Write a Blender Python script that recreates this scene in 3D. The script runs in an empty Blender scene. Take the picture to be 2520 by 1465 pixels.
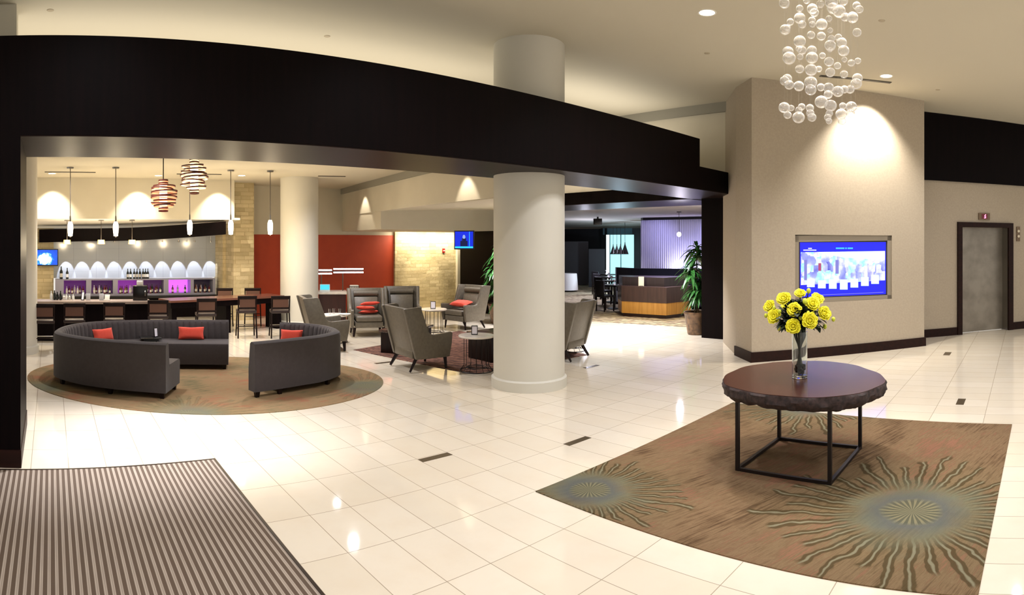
import bpy, bmesh, math, random
from mathutils import Vector, Matrix, noise
R = math.radians
PI = math.pi
scene = bpy.context.scene
COL = scene.collection
random.seed(7)

# ------------------------------------------------------------------ viewing geometry
# The photograph is a phone panorama (cylindrical picture): 1530 px per radian, eye 2.0 m up.
FPX, Y0, EYE, PHI = 1530.0, 600.0, 2.0, R(42.5)

def brg(px):
    return (px - 1260.0) / FPX + PHI

def at(px, py, d):
    """point seen at (px,py) standing at plan distance d"""
    b = brg(px)
    return Vector((d * math.sin(b), d * math.cos(b), EYE + (Y0 - py) * d / FPX))

def fl(px, py, z=0.0):
    """point of the horizontal plane z seen at (px,py)"""
    d = (EYE - z) * FPX / (py - Y0)
    b = brg(px)
    return Vector((d * math.sin(b), d * math.cos(b), z))

def onl(A, B, px, py):
    """point of the vertical plane through plan points A,B seen at (px,py)"""
    b = brg(px)
    s, c = math.sin(b), math.cos(b)
    dx, dy = B[0] - A[0], B[1] - A[1]
    # d*s = A0+t*dx ; d*c = A1+t*dy
    den = s * dy - c * dx
    d = (A[0] * dy - A[1] * dx) / den
    return Vector((d * s, d * c, EYE + (Y0 - py) * d / FPX))

# ------------------------------------------------------------------ colours and materials
def lin(h):
    h = h.lstrip('#')
    out = []
    for i in (0, 2, 4):
        c = int(h[i:i + 2], 16) / 255
        out.append(c / 12.92 if c <= .04045 else ((c + .055) / 1.055) ** 2.4)
    return (*out, 1)

class NG:
    def __init__(s, m):
        s.m = m; s.nt = m.node_tree; s.N = s.nt.nodes; s.L = s.nt.links
        s.b = s.N.get('Principled BSDF')
    def n(s, t, **kw):
        x = s.N.new(t)
        for k, v in kw.items():
            if hasattr(x, k): setattr(x, k, v)
            else: x.inputs[k].default_value = v
        return x
    def l(s, a, b): s.L.new(a, b)
    def put(s, sock, v):
        if isinstance(v, (int, float, tuple)): sock.default_value = v
        else: s.L.new(v, sock)
    def math(s, op, a, b=0.0, c=None):
        x = s.N.new('ShaderNodeMath'); x.operation = op
        s.put(x.inputs[0], a); s.put(x.inputs[1], b)
        if c is not None: s.put(x.inputs[2], c)
        return x.outputs[0]
    def mix(s, f, a, b):
        x = s.N.new('ShaderNodeMix'); x.data_type = 'RGBA'
        s.put(x.inputs[0], f); s.put(x.inputs[6], a); s.put(x.inputs[7], b)
        return x.outputs[2]
    def obj(s):
        t = s.N.new('ShaderNodeTexCoord'); return t.outputs['Object']
    def sep(s, v):
        x = s.N.new('ShaderNodeSeparateXYZ'); s.l(v, x.inputs[0]); return x.outputs
    def comb(s, a, b, c):
        x = s.N.new('ShaderNodeCombineXYZ')
        for i, v in enumerate((a, b, c)): s.put(x.inputs[i], v)
        return x.outputs[0]
    def mapr(s, v, a, b, c=0.0, d=1.0):
        x = s.N.new('ShaderNodeMapRange'); s.put(x.inputs[0], v)
        x.inputs[1].default_value = a; x.inputs[2].default_value = b
        x.inputs[3].default_value = c; x.inputs[4].default_value = d
        return x.outputs[0]
    def noise(s, v, scale, detail=3.0, rough=.5):
        x = s.N.new('ShaderNodeTexNoise'); s.put(x.inputs['Vector'], v)
        x.inputs['Scale'].default_value = scale; x.inputs['Detail'].default_value = detail
        x.inputs['Roughness'].default_value = rough
        return x.outputs['Fac']
    def ramp(s, f, stops, interp='LINEAR'):
        x = s.N.new('ShaderNodeValToRGB'); s.put(x.inputs[0], f)
        cr = x.color_ramp; cr.interpolation = interp
        while len(cr.elements) < len(stops): cr.elements.new(.5)
        for e, (p, c) in zip(cr.elements, stops): e.position = p; e.color = lin(c)
        return x.outputs[0]
    def bump(s, h, strength=.3, dist=.01):
        x = s.N.new('ShaderNodeBump'); s.put(x.inputs['Height'], h)
        x.inputs['Strength'].default_value = strength; x.inputs['Distance'].default_value = dist
        s.l(x.outputs[0], s.b.inputs['Normal'])

MATS = {}
def M(name, hexc='#808080', rough=.6, metal=0.0, emit=None, es=1.0, spec=.5, trans=0.0, var=None, vs=8.0, bump=None, bs=60.0, coat=0.0):
    """plain procedural material; var = second colour mottled in by noise"""
    if name in MATS: return MATS[name]
    m = bpy.data.materials.new(name); m.use_nodes = True
    g = NG(m); b = g.b
    b.inputs['Base Color'].default_value = lin(hexc)
    b.inputs['Roughness'].default_value = rough
    b.inputs['Metallic'].default_value = metal
    b.inputs['Specular IOR Level'].default_value = spec
    b.inputs['Coat Weight'].default_value = coat
    if trans: b.inputs['Transmission Weight'].default_value = trans
    if emit:
        b.inputs['Emission Color'].default_value = lin(emit)
        b.inputs['Emission Strength'].default_value = es
    if var:
        g.l(g.mix(g.mapr(g.noise(g.obj(), vs, 4), .35, .65), lin(hexc), lin(var)), b.inputs['Base Color'])
    if bump:
        g.bump(g.noise(g.obj(), bs, 3), bump, .004)
    MATS[name] = m
    return m

# ------------------------------------------------------------------ mesh helpers
class MB:
    def __init__(s): s.bm = bmesh.new()
    def box(s, x0, x1, y0, y1, z0, z1, bev=0.0, seg=2):
        g = bmesh.ops.create_cube(s.bm, size=1)['verts']
        for v in g:
            v.co = Vector((x0 + (v.co.x + .5) * (x1 - x0), y0 + (v.co.y + .5) * (y1 - y0), z0 + (v.co.z + .5) * (z1 - z0)))
        if bev:
            es = list({e for v in g for e in v.link_edges})
            bmesh.ops.bevel(s.bm, geom=es, offset=bev, segments=seg, profile=.5, affect='EDGES')
        return s
    def prism(s, pts, z0, z1):
        """plan polygon extruded between heights"""
        a = [s.bm.verts.new((p[0], p[1], z0)) for p in pts]
        b = [s.bm.verts.new((p[0], p[1], z1)) for p in pts]
        n = len(pts)
        s.bm.faces.new(a[::-1]); s.bm.faces.new(b)
        for i in range(n): s.bm.faces.new((a[i], a[(i + 1) % n], b[(i + 1) % n], b[i]))
        return s
    def slab(s, pts, off):
        """3-D polygon thickened by vector off"""
        off = Vector(off)
        a = [s.bm.verts.new(Vector(p)) for p in pts]
        b = [s.bm.verts.new(Vector(p) + off) for p in pts]
        n = len(pts)
        s.bm.faces.new(a); s.bm.faces.new(b[::-1])
        for i in range(n): s.bm.faces.new((a[i], b[i], b[(i + 1) % n], a[(i + 1) % n]))
        return s
    def tube(s, pts, r, n=8, closed=False, r2=None):
        pts = [Vector(p) for p in pts]
        rings = []; K = len(pts); prev = None
        for i, p in enumerate(pts):
            if closed: t = (pts[(i + 1) % K] - pts[i - 1])
            else: t = pts[min(i + 1, K - 1)] - pts[max(i - 1, 0)]
            t.normalize()
            ref = prev if prev else (Vector((0, 0, 1)) if abs(t.z) < .9 else Vector((1, 0, 0)))
            u = (ref - t * ref.dot(t))
            if u.length < 1e-4: u = t.orthogonal()
            u.normalize(); prev = u; w = t.cross(u)
            rr = r if r2 is None else r + (r2 - r) * i / max(K - 1, 1)
            rings.append([s.bm.verts.new(p + (u * math.cos(2 * PI * k / n) + w * math.sin(2 * PI * k / n)) * rr) for k in range(n)])
        for i in range(K if closed else K - 1):
            A, B = rings[i], rings[(i + 1) % K]
            for k in range(n): s.bm.faces.new((A[k], A[(k + 1) % n], B[(k + 1) % n], B[k]))
        if not closed:
            s.bm.faces.new(rings[0][::-1]); s.bm.faces.new(rings[-1])
        return s
    def lathe(s, prof, n=24, c=(0, 0)):
        """profile [(r,z)...]; closed at r==0"""
        rings = []
        for r, z in prof:
            if r < 1e-6: rings.append([s.bm.verts.new((c[0], c[1], z))])
            else: rings.append([s.bm.verts.new((c[0] + r * math.cos(2 * PI * k / n), c[1] + r * math.sin(2 * PI * k / n), z)) for k in range(n)])
        for A, B in zip(rings, rings[1:]):
            for k in range(n):
                a, b = A[k % len(A)], A[(k + 1) % len(A)]
                c2, d = B[(k + 1) % len(B)], B[k % len(B)]
                f = []
                for v in (a, b, c2, d):
                    if v not in f: f.append(v)
                if len(f) > 2: s.bm.faces.new(f)
        return s
    def ball(s, c, r, u=14, v=8, sc=(1, 1, 1)):
        g = bmesh.ops.create_uvsphere(s.bm, u_segments=u, v_segments=v, radius=r)['verts']
        for w in g: w.co = Vector((w.co.x * sc[0] + c[0], w.co.y * sc[1] + c[1], w.co.z * sc[2] + c[2]))
        return s
    def move(s, v):
        bmesh.ops.translate(s.bm, verts=s.bm.verts[:], vec=Vector(v)); return s
    def rot(s, ang, axis='Z'):
        bmesh.ops.rotate(s.bm, verts=s.bm.verts[:], cent=(0, 0, 0), matrix=Matrix.Rotation(ang, 3, axis)); return s
    def build(s, name, mat, parent=None, smooth=True, loc=None, rz=0.0, bevel=0.0):
        bmesh.ops.recalc_face_normals(s.bm, faces=s.bm.faces[:])
        if bevel:
            es = [e for e in s.bm.edges if len(e.link_faces) == 2 and e.calc_face_angle(0) > .6]
            bmesh.ops.bevel(s.bm, geom=es, offset=bevel, segments=2, profile=.5, affect='EDGES')
        me = bpy.data.meshes.new(name); s.bm.to_mesh(me); s.bm.free()
        me.materials.append(mat)
        if smooth:
            me.shade_smooth()
            me.set_sharp_from_angle(angle=R(35))
        o = bpy.data.objects.new(name, me); COL.objects.link(o)
        if parent: o.parent = parent
        if loc is not None: o.location = loc
        o.rotation_euler.z = rz
        return o

def thing(name, label, cat, loc=(0, 0, 0), rz=0.0, group=None):
    o = bpy.data.objects.new(name, None); COL.objects.link(o)
    o.empty_display_size = .1
    o.location = loc; o.rotation_euler = (0, 0, rz)
    return tag(o, label, cat, group)
def tag(o, label, cat, group=None, kind=None):
    o['label'] = label; o['category'] = cat
    if group: o['group'] = group
    if kind: o['kind'] = kind
    return o
def struct(name, mb, mat, **kw):
    o = mb.build(name, mat, **kw); o['kind'] = 'structure'; return o
def copy_tree(o, parent=None, label=None, loc=None, rz=None, group=None):
    c = o.copy(); COL.objects.link(c)
    if parent: c.parent = parent
    for k in list(o.children): copy_tree(k, c)
    if label: c['label'] = label
    if loc is not None: c.location = loc
    if rz is not None: c.rotation_euler = (0, 0, rz)
    if group: c['group'] = group
    return c
def catmull(P, n=10):
    P = [Vector(p) for p in P]; Q = [P[0] * 2 - P[1]] + P + [P[-1] * 2 - P[-2]]; out = []
    for i in range(1, len(Q) - 2):
        a, b, c, d = Q[i - 1:i + 3]
        for k in range(n):
            t = k / n
            out.append(.5 * ((2 * b) + (c - a) * t + (2 * a - 5 * b + 4 * c - d) * t * t + (3 * b - a - 3 * c + d) * t ** 3))
    out.append(P[-1]); return out

# ------------------------------------------------------------------ materials with patterns
def marble():
    m = bpy.data.materials.new('polished_marble_tile'); m.use_nodes = True; g = NG(m)
    x, y, z = g.sep(g.obj())
    def line(c, o, s, w):
        f = g.math('FRACT', g.math('DIVIDE', g.math('SUBTRACT', c, o), s))
        d = g.math('MULTIPLY', g.math('MINIMUM', f, g.math('SUBTRACT', 1.0, f)), s)
        return g.math('LESS_THAN', d, w)
    ln = g.math('MAXIMUM', line(x, 3.54, .338, .0028), line(y, 3.57, .615, .0028))
    cell = g.comb(g.math('FLOOR', g.math('DIVIDE', g.math('SUBTRACT', x, 3.54), .338)), g.math('FLOOR', g.math('DIVIDE', g.math('SUBTRACT', y, 3.57), .615)), 0.0)
    wn = g.N.new('ShaderNodeTexWhiteNoise'); g.l(cell, wn.inputs['Vector'])
    tone = g.mix(wn.outputs['Value'], lin('#e1d7c4'), lin('#dbd0bb'))
    vein = g.mapr(g.noise(g.obj(), 3.0, 6, .6), .45, .7)
    tone = g.mix(g.math('MULTIPLY', vein, .35), tone, lin('#d8c8b0'))
    g.l(g.mix(ln, tone, lin('#a0937e')), g.b.inputs['Base Color'])
    g.b.inputs['Roughness'].default_value = .06
    g.b.inputs['Specular IOR Level'].default_value = .6
    return m

def medallion_carpet(name, meds, base, streak, ang=0.0, soften=1.0):
    """wool carpet with sea-urchin medallions; meds = (x, y, radius)"""
    m = bpy.data.materials.new(name); m.use_nodes = True; g = NG(m)
    P = g.obj(); x, y, z = g.sep(P)
    ca, sa = math.cos(ang), math.sin(ang)
    u = g.math('ADD', g.math('MULTIPLY', x, ca), g.math('MULTIPLY', y, sa))
    v = g.math('SUBTRACT', g.math('MULTIPLY', y, ca), g.math('MULTIPLY', x, sa))
    st = g.noise(g.comb(g.math('MULTIPLY', u, 1.7), g.math('MULTIPLY', v, 26.0), 0.0), 1.6, 6, .7)
    bl = g.noise(P, 1.7, 4)
    col = g.ramp(g.math('ADD', g.math('MULTIPLY', st, .55), g.math('MULTIPLY', bl, .45)), [(.39, streak[0]), (.45, base), (.50, streak[1]), (.54, base), (.585, streak[2])])
    for i, (cx, cy, rad) in enumerate(meds):
        dx = g.math('SUBTRACT', x, cx); dy = g.math('SUBTRACT', y, cy)
        r0_ = g.math('DIVIDE', g.math('SQRT', g.math('ADD', g.math('MULTIPLY', dx, dx), g.math('MULTIPLY', dy, dy))), rad)
        r = g.math('ADD', r0_, g.math('MULTIPLY', g.math('SUBTRACT', g.noise(P, 6.0, 4), .5), .10))
        a = g.math('ARCTAN2', dy, dx)
        wob = g.math('MULTIPLY', g.math('SUBTRACT', g.noise(P, 5.0 / rad, 2), .5), .17)
        ph = g.math('MULTIPLY', g.math('ADD', a, wob), 35.0 / (2 * PI))
        idx = g.math('FLOOR', ph)
        wn = g.N.new('ShaderNodeTexWhiteNoise'); wn.noise_dimensions = '1D'; g.l(g.math('ADD', idx, 3.7 * i), wn.inputs['W'])
        fr = g.math('ABSOLUTE', g.math('SUBTRACT', g.math('FRACT', ph), .5))
        rmax = g.math('ADD', .62, g.math('MULTIPLY', wn.outputs['Value'], .36))
        inside = g.math('MULTIPLY', g.mapr(g.math('SUBTRACT', rmax, r), .0, .03), g.mapr(r, .30, .42))
        wid = g.math('DIVIDE', g.math('ADD', .10, g.math('MULTIPLY', g.noise(P, 16.0 / rad, 3), .12)), g.math('MAXIMUM', r, .45))
        e1 = g.math('SUBTRACT', wid, fr)
        dark = g.math('MULTIPLY', inside, g.mapr(e1, -.02, .03))
        light = g.math('MULTIPLY', inside, g.mapr(g.math('SUBTRACT', g.math('MULTIPLY', wid, .26), fr), -.02, .03))
        soft = soften
        col = g.mix(g.math('MULTIPLY', g.mapr(r, 1.0, .25), .38), col, lin('#6e6a4a'))
        col = g.mix(g.math('MULTIPLY', dark, .85 * soft), col, lin('#463b24'))
        col = g.mix(g.math('MULTIPLY', light, .8 * soft), col, lin('#86826a'))
        halo = g.mapr(g.math('ADD', r, g.math('MULTIPLY', g.noise(P, 3.2, 5), .62)), .82, .50)
        col = g.mix(g.math('MULTIPLY', halo, .62), col, lin('#687260'))
        edge = g.math('MULTIPLY', g.mapr(r, .12, .19), g.mapr(r, .34, .20))
        col = g.mix(g.math('MULTIPLY', edge, .6 * soft), col, lin('#4f545a'))
        ph2 = g.math('FRACT', g.math('MULTIPLY', g.math('ADD', a, wob), 24.0 / (2 * PI)))
        core = g.mix(g.math('LESS_THAN', ph2, .45), lin('#45463a'), lin('#857d60'))
        col = g.mix(g.math('MULTIPLY', g.mapr(r, .185, .14), .6 * soft), col, core)
    col = g.mix(g.math('MULTIPLY', g.noise(P, 90.0, 2), .25), col, lin('#4a3a26'))
    g.l(col, g.b.inputs['Base Color'])
    g.b.inputs['Roughness'].default_value = .95
    g.b.inputs['Specular IOR Level'].default_value = .1
    g.bump(g.noise(P, 220.0, 2), .5, .004)
    return m

def stripe_mat():
    m = bpy.data.materials.new('ribbed_entrance_mat'); m.use_nodes = True; g = NG(m)
    x, y, z = g.sep(g.obj())
    f = g.math('FRACT', g.math('DIVIDE', x, .0465))
    a = g.math('LESS_THAN', f, .55)
    nz = g.noise(g.comb(g.math('MULTIPLY', x, 40.0), g.math('MULTIPLY', y, 3.0), 0.0), 1.0, 3)
    pale = g.mix(nz, lin('#968879'), lin('#b3a697'))
    pale = g.mix(g.math('MULTIPLY', g.math('LESS_THAN', g.math('ABSOLUTE', g.math('SUBTRACT', f, .80)), .05), .45), pale, lin('#6a5c4f'))
    g.l(g.mix(a, pale, lin('#564536')), g.b.inputs['Base Color'])
    g.b.inputs['Roughness'].default_value = .75
    g.bump(g.math('ADD', a, g.math('MULTIPLY', g.noise(g.obj(), 300.0, 2), .3)), .5, .004)
    return m

def stone_mat():
    """stacked split-face stone; uses object-space length along x and height z"""
    m = bpy.data.materials.new('stacked_split_stone'); m.use_nodes = True; g = NG(m)
    x, y, z = g.sep(g.obj())
    br = g.N.new('ShaderNodeTexBrick')
    g.l(g.comb(g.math('ADD', x, g.math('MULTIPLY', y, .8)), z, 0.0), br.inputs['Vector'])
    br.inputs['Scale'].default_value = 1.0
    br.inputs['Brick Width'].default_value = .36; br.inputs['Row Height'].default_value = .105
    br.inputs['Mortar Size'].default_value = .006; br.inputs['Bias'].default_value = 0
    br.offset = .37; br.squash = .7; br.squash_frequency = 3
    br.inputs['Color1'].default_value = lin('#d8c9a4'); br.inputs['Color2'].default_value = lin('#ac9c78')
    br.inputs['Mortar'].default_value = lin('#a5936c')
    n1 = g.noise(g.obj(), 5.0, 5)
    g.l(g.mix(g.mapr(n1, .3, .7, 0, .55), br.outputs['Color'], lin('#c6b78f')), g.b.inputs['Base Color'])
    g.b.inputs['Roughness'].default_value = .85
    g.bump(g.math('ADD', g.noise(g.obj(), 14.0, 4), g.math('MULTIPLY', br.outputs['Fac'], -1.0)), .6, .02)
    return m

def wood(name, a, b, rough=.35, axis=0, sc=6.0, coat=.2):
    m = bpy.data.materials.new(name); m.use_nodes = True; g = NG(m)
    x, y, z = g.sep(g.obj())
    k = [20.0, 20.0, 20.0]; k[axis] = 1.2
    n = g.noise(g.comb(g.math('MULTIPLY', x, k[0]), g.math('MULTIPLY', y, k[1]), g.math('MULTIPLY', z, k[2])), sc / 6.0, 5, .6)
    g.l(g.mix(g.mapr(n, .35, .65), lin(a), lin(b)), g.b.inputs['Base Color'])
    g.b.inputs['Roughness'].default_value = rough
    g.b.inputs['Coat Weight'].default_value = coat
    g.b.inputs['Coat Roughness'].default_value = .15
    return m

def fabric(name, a, b, sc=260.0, rough=.9):
    m = bpy.data.materials.new(name); m.use_nodes = True; g = NG(m)
    n = g.noise(g.obj(), sc, 2); n2 = g.noise(g.obj(), 18.0, 4)
    g.l(g.mix(g.math('ADD', g.math('MULTIPLY', n, .5), g.math('MULTIPLY', n2, .5)), lin(a), lin(b)), g.b.inputs['Base Color'])
    g.b.inputs['Roughness'].default_value = rough; g.b.inputs['Specular IOR Level'].default_value = .25
    g.b.inputs['Sheen Weight'].default_value = .15
    g.bump(n, .25, .002)
    return m

def weave_carpet(name, a, b, c, scx=7.0):
    m = bpy.data.materials.new(name); m.use_nodes = True; g = NG(m)
    P = g.obj(); x, y, z = g.sep(P)
    w = g.N.new('ShaderNodeTexWave'); w.wave_type = 'BANDS'; w.bands_direction = 'DIAGONAL'
    w.inputs['Scale'].default_value = scx / 4; w.inputs['Distortion'].default_value = 7.0; w.inputs['Detail'].default_value = 2.0; w.inputs['Detail Scale'].default_value = 1.2
    g.l(P, w.inputs['Vector'])
    n = g.noise(P, 30.0, 3)
    col = g.ramp(w.outputs['Fac'], [(.2, a), (.5, b), (.8, c)])
    g.l(g.mix(g.math('MULTIPLY', n, .4), col, lin(a)), g.b.inputs['Base Color'])
    g.b.inputs['Roughness'].default_value = .95
    return m

MAR = marble()
PAINT = M('warm_cream_paint', '#cec7b4', .75, var='#cac3b0', vs=2.0)
CEIL = M('ceiling_paint', '#c9c2ae', .85)
GREIGE = M('greige_wallcovering', '#aca08e', .7, var='#a69a88', vs=30.0, bump=.15, bs=200)
ESP = wood('espresso_wood_panel', '#060203', '#0c0405', .5, axis=2, coat=0)
ESP.node_tree.nodes['Principled BSDF'].inputs['Specular IOR Level'].default_value = .07
ESPX = wood('espresso_soffit_panel', '#140b09', '#1f1310', .42, axis=0, coat=0)
ESPX.node_tree.nodes['Principled BSDF'].inputs['Specular IOR Level'].default_value = .10
BASEB = wood('dark_baseboard_wood', '#1a0b08', '#26110c', .45, axis=0, coat=0)
BASEB.node_tree.nodes['Principled BSDF'].inputs['Specular IOR Level'].default_value = .15
COLP = M('column_plaster', '#cbc8bc', .6, var='#c7c4b8', vs=1.5)
TRIMG = M('grey_reveal_paint', '#8f8c80', .6)
STONE = stone_mat()
RED = M('brick_red_paint', '#b0401f', .6, var='#a83a1c', vs=3.0)
WHITEM = M('white_metal', '#e8e4da', .4)
BLACK = M('black_lacquer', '#0b0908', .3)
BLKMET = M('black_iron', '#150b0a', .45, metal=.3)
CHROME = M('brushed_steel', '#8e8a84', .28, metal=1.0)
STEEL = M('elevator_steel', '#8e877c', .36, metal=.7, var='#7b746a', vs=3.0)
LAMP = M('lit_lamp_disc', '#ffffff', .5, emit='#fff0d0', es=14.0)
GREYF = fabric('charcoal_tweed', '#36302f', '#4b4545')
TAUPE = M('taupe_leather', '#665f52', .42, var='#5d564a', vs=20.0, bump=.1, bs=120)
CORAL = fabric('coral_linen', '#c23a2e', '#e05a44', 120.0)
DKLEG = wood('dark_stained_leg', '#110807', '#1c0d0a', .45, axis=2, coat=0)
DKLEG.node_tree.nodes['Principled BSDF'].inputs['Specular IOR Level'].default_value = .2
MARW = M('white_marble_top', '#e9e3d8', .2, var='#dcd4c6', vs=9.0)

# ================================================================== SETTING
HC = 4.80            # lobby ceiling
HB = 3.60            # bar ceiling
YH0, YH1 = 5.54, 6.87   # header front / back
ZH, ZT = 2.97, 3.86

struct('floor', MB().box(-7, 18, -5, 22, -.12, 0), MAR, smooth=False)
struct('floor', MB().box(18, 46, -5, 40, -.12, 0), MAR, smooth=False)
# lobby ceiling with the bulkhead that steps down to the bar ceiling hidden behind the header
struct('ceiling', MB().box(-7, 17, -5, 8.9, HC, HC + .1), CEIL, smooth=False)
struct('ceiling', MB().prism([(-7, 7.0), (6.9, 7.0), (7.3, 10.6), (8.25, 16.5), (-7, 16.5)], HB, HB + .1), CEIL, smooth=False)
struct('wall_front', MB().box(-7, 10.9, 8.9, 9.0, HB + .1, HC), PAINT, smooth=False)
# header beam with its post
struct('wall_header', MB().box(-7, 9.52, YH0, YH1, ZH, ZT), ESP, smooth=False)
struct('wall_header', MB().box(9.52, 12.6, YH0, YH1, ZH, 3.37), ESP, smooth=False)
struct('trim_1', MB().box(-.27, 11.45, YH0 + .004, YH1 - .004, ZH - .012, ZH - .001), ESPX, smooth=False)
struct('wall_left', MB().box(-7, -.27, YH0, YH1, 0, ZH), ESP, smooth=False)
struct('baseboard_left', MB().box(-7, -.262, YH0 - .012, YH1 + .01, 0, .16), BASEB, smooth=False)
struct('wall_left', MB().box(-7, -.40, 7.25, 7.6, ZH, HC), PAINT, smooth=False)
struct('wall_right', MB().box(11.45, 12.6, 5.0, 6.62, 0, ZH), ESP, smooth=False)
# ---- round columns
def column(name, cx, cy, r, h):
    m = MB().lathe([(0, 0.0), (r + .03, 0.0), (r + .03, .13), (r, .15), (r, h), (0, h)], 64, (cx, cy))
    return struct(name, m, COLP)
c0 = at(1302, 968, 8.32 + .50)
column('column_main', c0.x, c0.y, .505, HC)
c1 = at(736.5, 700, 15.2)
column('column_bar', c1.x, c1.y, .465, HB)
c2 = at(42, 877, 11.5)
column('column_left', c2.x - .02, c2.y, .395, HB)

# ---- screen pier
P0, P1, P2 = (9.93, 5.03), (9.45, 4.49), (12.0, 2.01)
nx = Vector((P2[1] - P1[1], -(P2[0] - P1[0]), 0)).normalized()   # outward normal of the screen face
if nx.x > 0: nx = -nx
q2 = Vector((P2[0], P2[1], 0)) - nx * 1.6
q0 = Vector((P0[0], P0[1], 0))
# recess for the screen is cut by building the face as four panels round the opening
A1, A2 = onl(P1, P2, 1957, 581), onl(P1, P2, 2195, 577)
B1, B2 = onl(P1, P2, 1957, 747), onl(P1, P2, 2193, 737)
zt, zb = (A1.z + A2.z) / 2, (B1.z + B2.z) / 2
def wallseg(m, a, b, z0, z1, t, n=nx):
    a = Vector((a[0], a[1], 0)); b = Vector((b[0], b[1], 0)); o = -n * t
    m.slab([a + Vector((0, 0, z0)), b + Vector((0, 0, z0)), b + Vector((0, 0, z1)), a + Vector((0, 0, z1))], o)
m = MB()
wallseg(m, P1, A1, 0, HC, .2); wallseg(m, A2, P2, 0, HC, .2)
wallseg(m, A1, A2, zt, HC, .2); wallseg(m, A1, A2, 0, zb, .2)
i1 = Vector((P1[0], P1[1], 0)) - nx * .2; i2 = Vector((P2[0], P2[1], 0)) - nx * .2
m.prism([(i1.x, i1.y), (i2.x, i2.y), (q2.x, q2.y), (q0.x + 1.2, q0.y + .9), (q0.x, q0.y)], 0, HC)
struct('wall_pier', m, GREIGE, smooth=False)
m = MB()
m.slab([(P1[0], P1[1], 0), (P0[0], P0[1], 0), (P0[0], P0[1], HC), (P1[0], P1[1], HC)], Vector((.02, -.0179, 0)))
struct('wall_pier', m, GREIGE, smooth=False)
def base_run(pts, name, h=.17, t=.025):
    m = MB()
    for a, b in zip(pts, pts[1:]):
        a = Vector((a[0], a[1], 0)); b = Vector((b[0], b[1], 0)); d = (b - a).normalized(); n = Vector((d.y, -d.x, 0))
        if n.dot(-a) < 0: n = -n
        m.slab([a - d * t, b + d * t, b + d * t + Vector((0, 0, h)), a - d * t + Vector((0, 0, h))], n * t)
    struct(name, m, BASEB, smooth=False)
base_run([P0, P1, P2], 'baseboard_pier')
# return side of the pier and the lift wall
E0, E1, E3, E4 = (13.07, 2.15), (13.46, 1.51), (14.40, .44), (14.75, .05)
EE = (17.2, -2.7)
dE = (Vector((*E3, 0)) - Vector((*E0, 0))).normalized()
nE = Vector((dE.y, -dE.x, 0))
if nE.x > 0: nE = -nE
Edge = lambda t: Vector((*E0, 0)) + dE * t
def el(px, py): return onl(E0, E3, px, py)
d0, d1 = el(2366, 700), el(2480, 700)       # door opening
ztop = el(2420, 560).z
m = MB()
ea = Edge(-.9); eb = Edge(4.2)
wallseg(m, ea, d0, 0, HC, .25, nE); wallseg(m, d1, eb, 0, HC, .25, nE); wallseg(m, d0, d1, ztop, HC, .25, nE)
struct('wall_right', m, GREIGE, smooth=False)
m = MB(); k0 = ea - nE * .02; 
wallseg(m, ea + nE * .06, eb + nE * .06, el(2290, 444).z, HC - .01, .05, nE)
struct('wall_bulkhead', m, ESP, smooth=False)
base_run([tuple(ea[:2]), tuple(el(2358, 700)[:2])], 'baseboard_right', .17, .03)
base_run([tuple(el(2486, 700)[:2]), tuple(eb[:2])], 'baseboard_right', .17, .03)
# lift door: dark surround, steel leaves and recessed reveal
door = thing('door_1', 'closed stainless steel lift door in dark wood surround', 'elevator door', (0, 0, 0)); door['kind'] = 'structure'
o0, o1 = el(2355, 700), el(2491, 700); zo = el(2420, 548).z
m = MB()
wallseg(m, o0 + nE * .05, d0 + nE * .05, 0, zo, .1, nE); wallseg(m, d1 + nE * .05, o1 + nE * .05, 0, zo, .1, nE); wallseg(m, d0 + nE * .05, d1 + nE * .05, ztop, zo, .1, nE)
m.build('door_frame', BASEB, door, smooth=False)
m = MB(); mid = d0.lerp(d1, .36)
g0, g1 = d0 - nE * .2, d1 - nE * .2; gm = mid - nE * .2
wallseg(m, g0, gm - dE * .004, .01, ztop, .04, nE); m.build('door_leaf', STEEL, door, smooth=False)
m = MB(); wallseg(m, gm + dE * .004 - nE * .012, g1, .01, ztop, .04, nE); m.build('door_leaf', STEEL, door, smooth=False)
m = MB(); wallseg(m, d1 - dE * .01, d1, 0, ztop, .24, nE); wallseg(m, d0, d0 + dE * .01, 0, ztop, .24, nE); m.build('steel_reveal', CHROME, door, smooth=False)
# floor indicator
ind = el(2421, 533)
t = thing('lift_indicator', 'small red lit floor indicator above the lift door', 'indicator', ind, math.atan2(dE.y, dE.x))
sg = -1 if (Matrix.Rotation(math.atan2(dE.y, dE.x), 3, 'Z') @ Vector((0, -1, 0))).dot(nE) > 0 else 1
def fb(m, x0, x1, z0, z1, t0, t1): m.box(x0, x1, min(sg * t0, sg * t1), max(sg * t0, sg * t1), z0, z1); return m
fb(MB(), -.15, .15, -.075, .075, 0, .03).build('plate', M('bronze_plate', '#6f5c48', .4, metal=.5), t, smooth=False)
fb(MB(), -.075, .08, -.055, .055, .03, .034).build('display', M('dark_red_display', '#4a0014', .3, emit='#5a0018', es=.5), t, smooth=False)
m = MB(); y = sg * .036
m.tube([(-.012, y, -.035), (.03, y, -.03), (.03, y, 0), (-.005, y, 0), (.02, y, .035), (.03, y, .04)], .009, 6)
m.build('lit_digit', M('pink_led', '#ff9ab8', .5, emit='#ff7aa8', es=4), t)
bt = el(2505, 576)
t = thing('call_button_panel', 'steel lift call panel with two pale round buttons', 'button panel', bt, math.atan2(dE.y, dE.x))
fb(MB(), -.05, .05, -.17, .17, 0, .02).build('plate', M('bronze_plate'), t, smooth=False)
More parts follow.
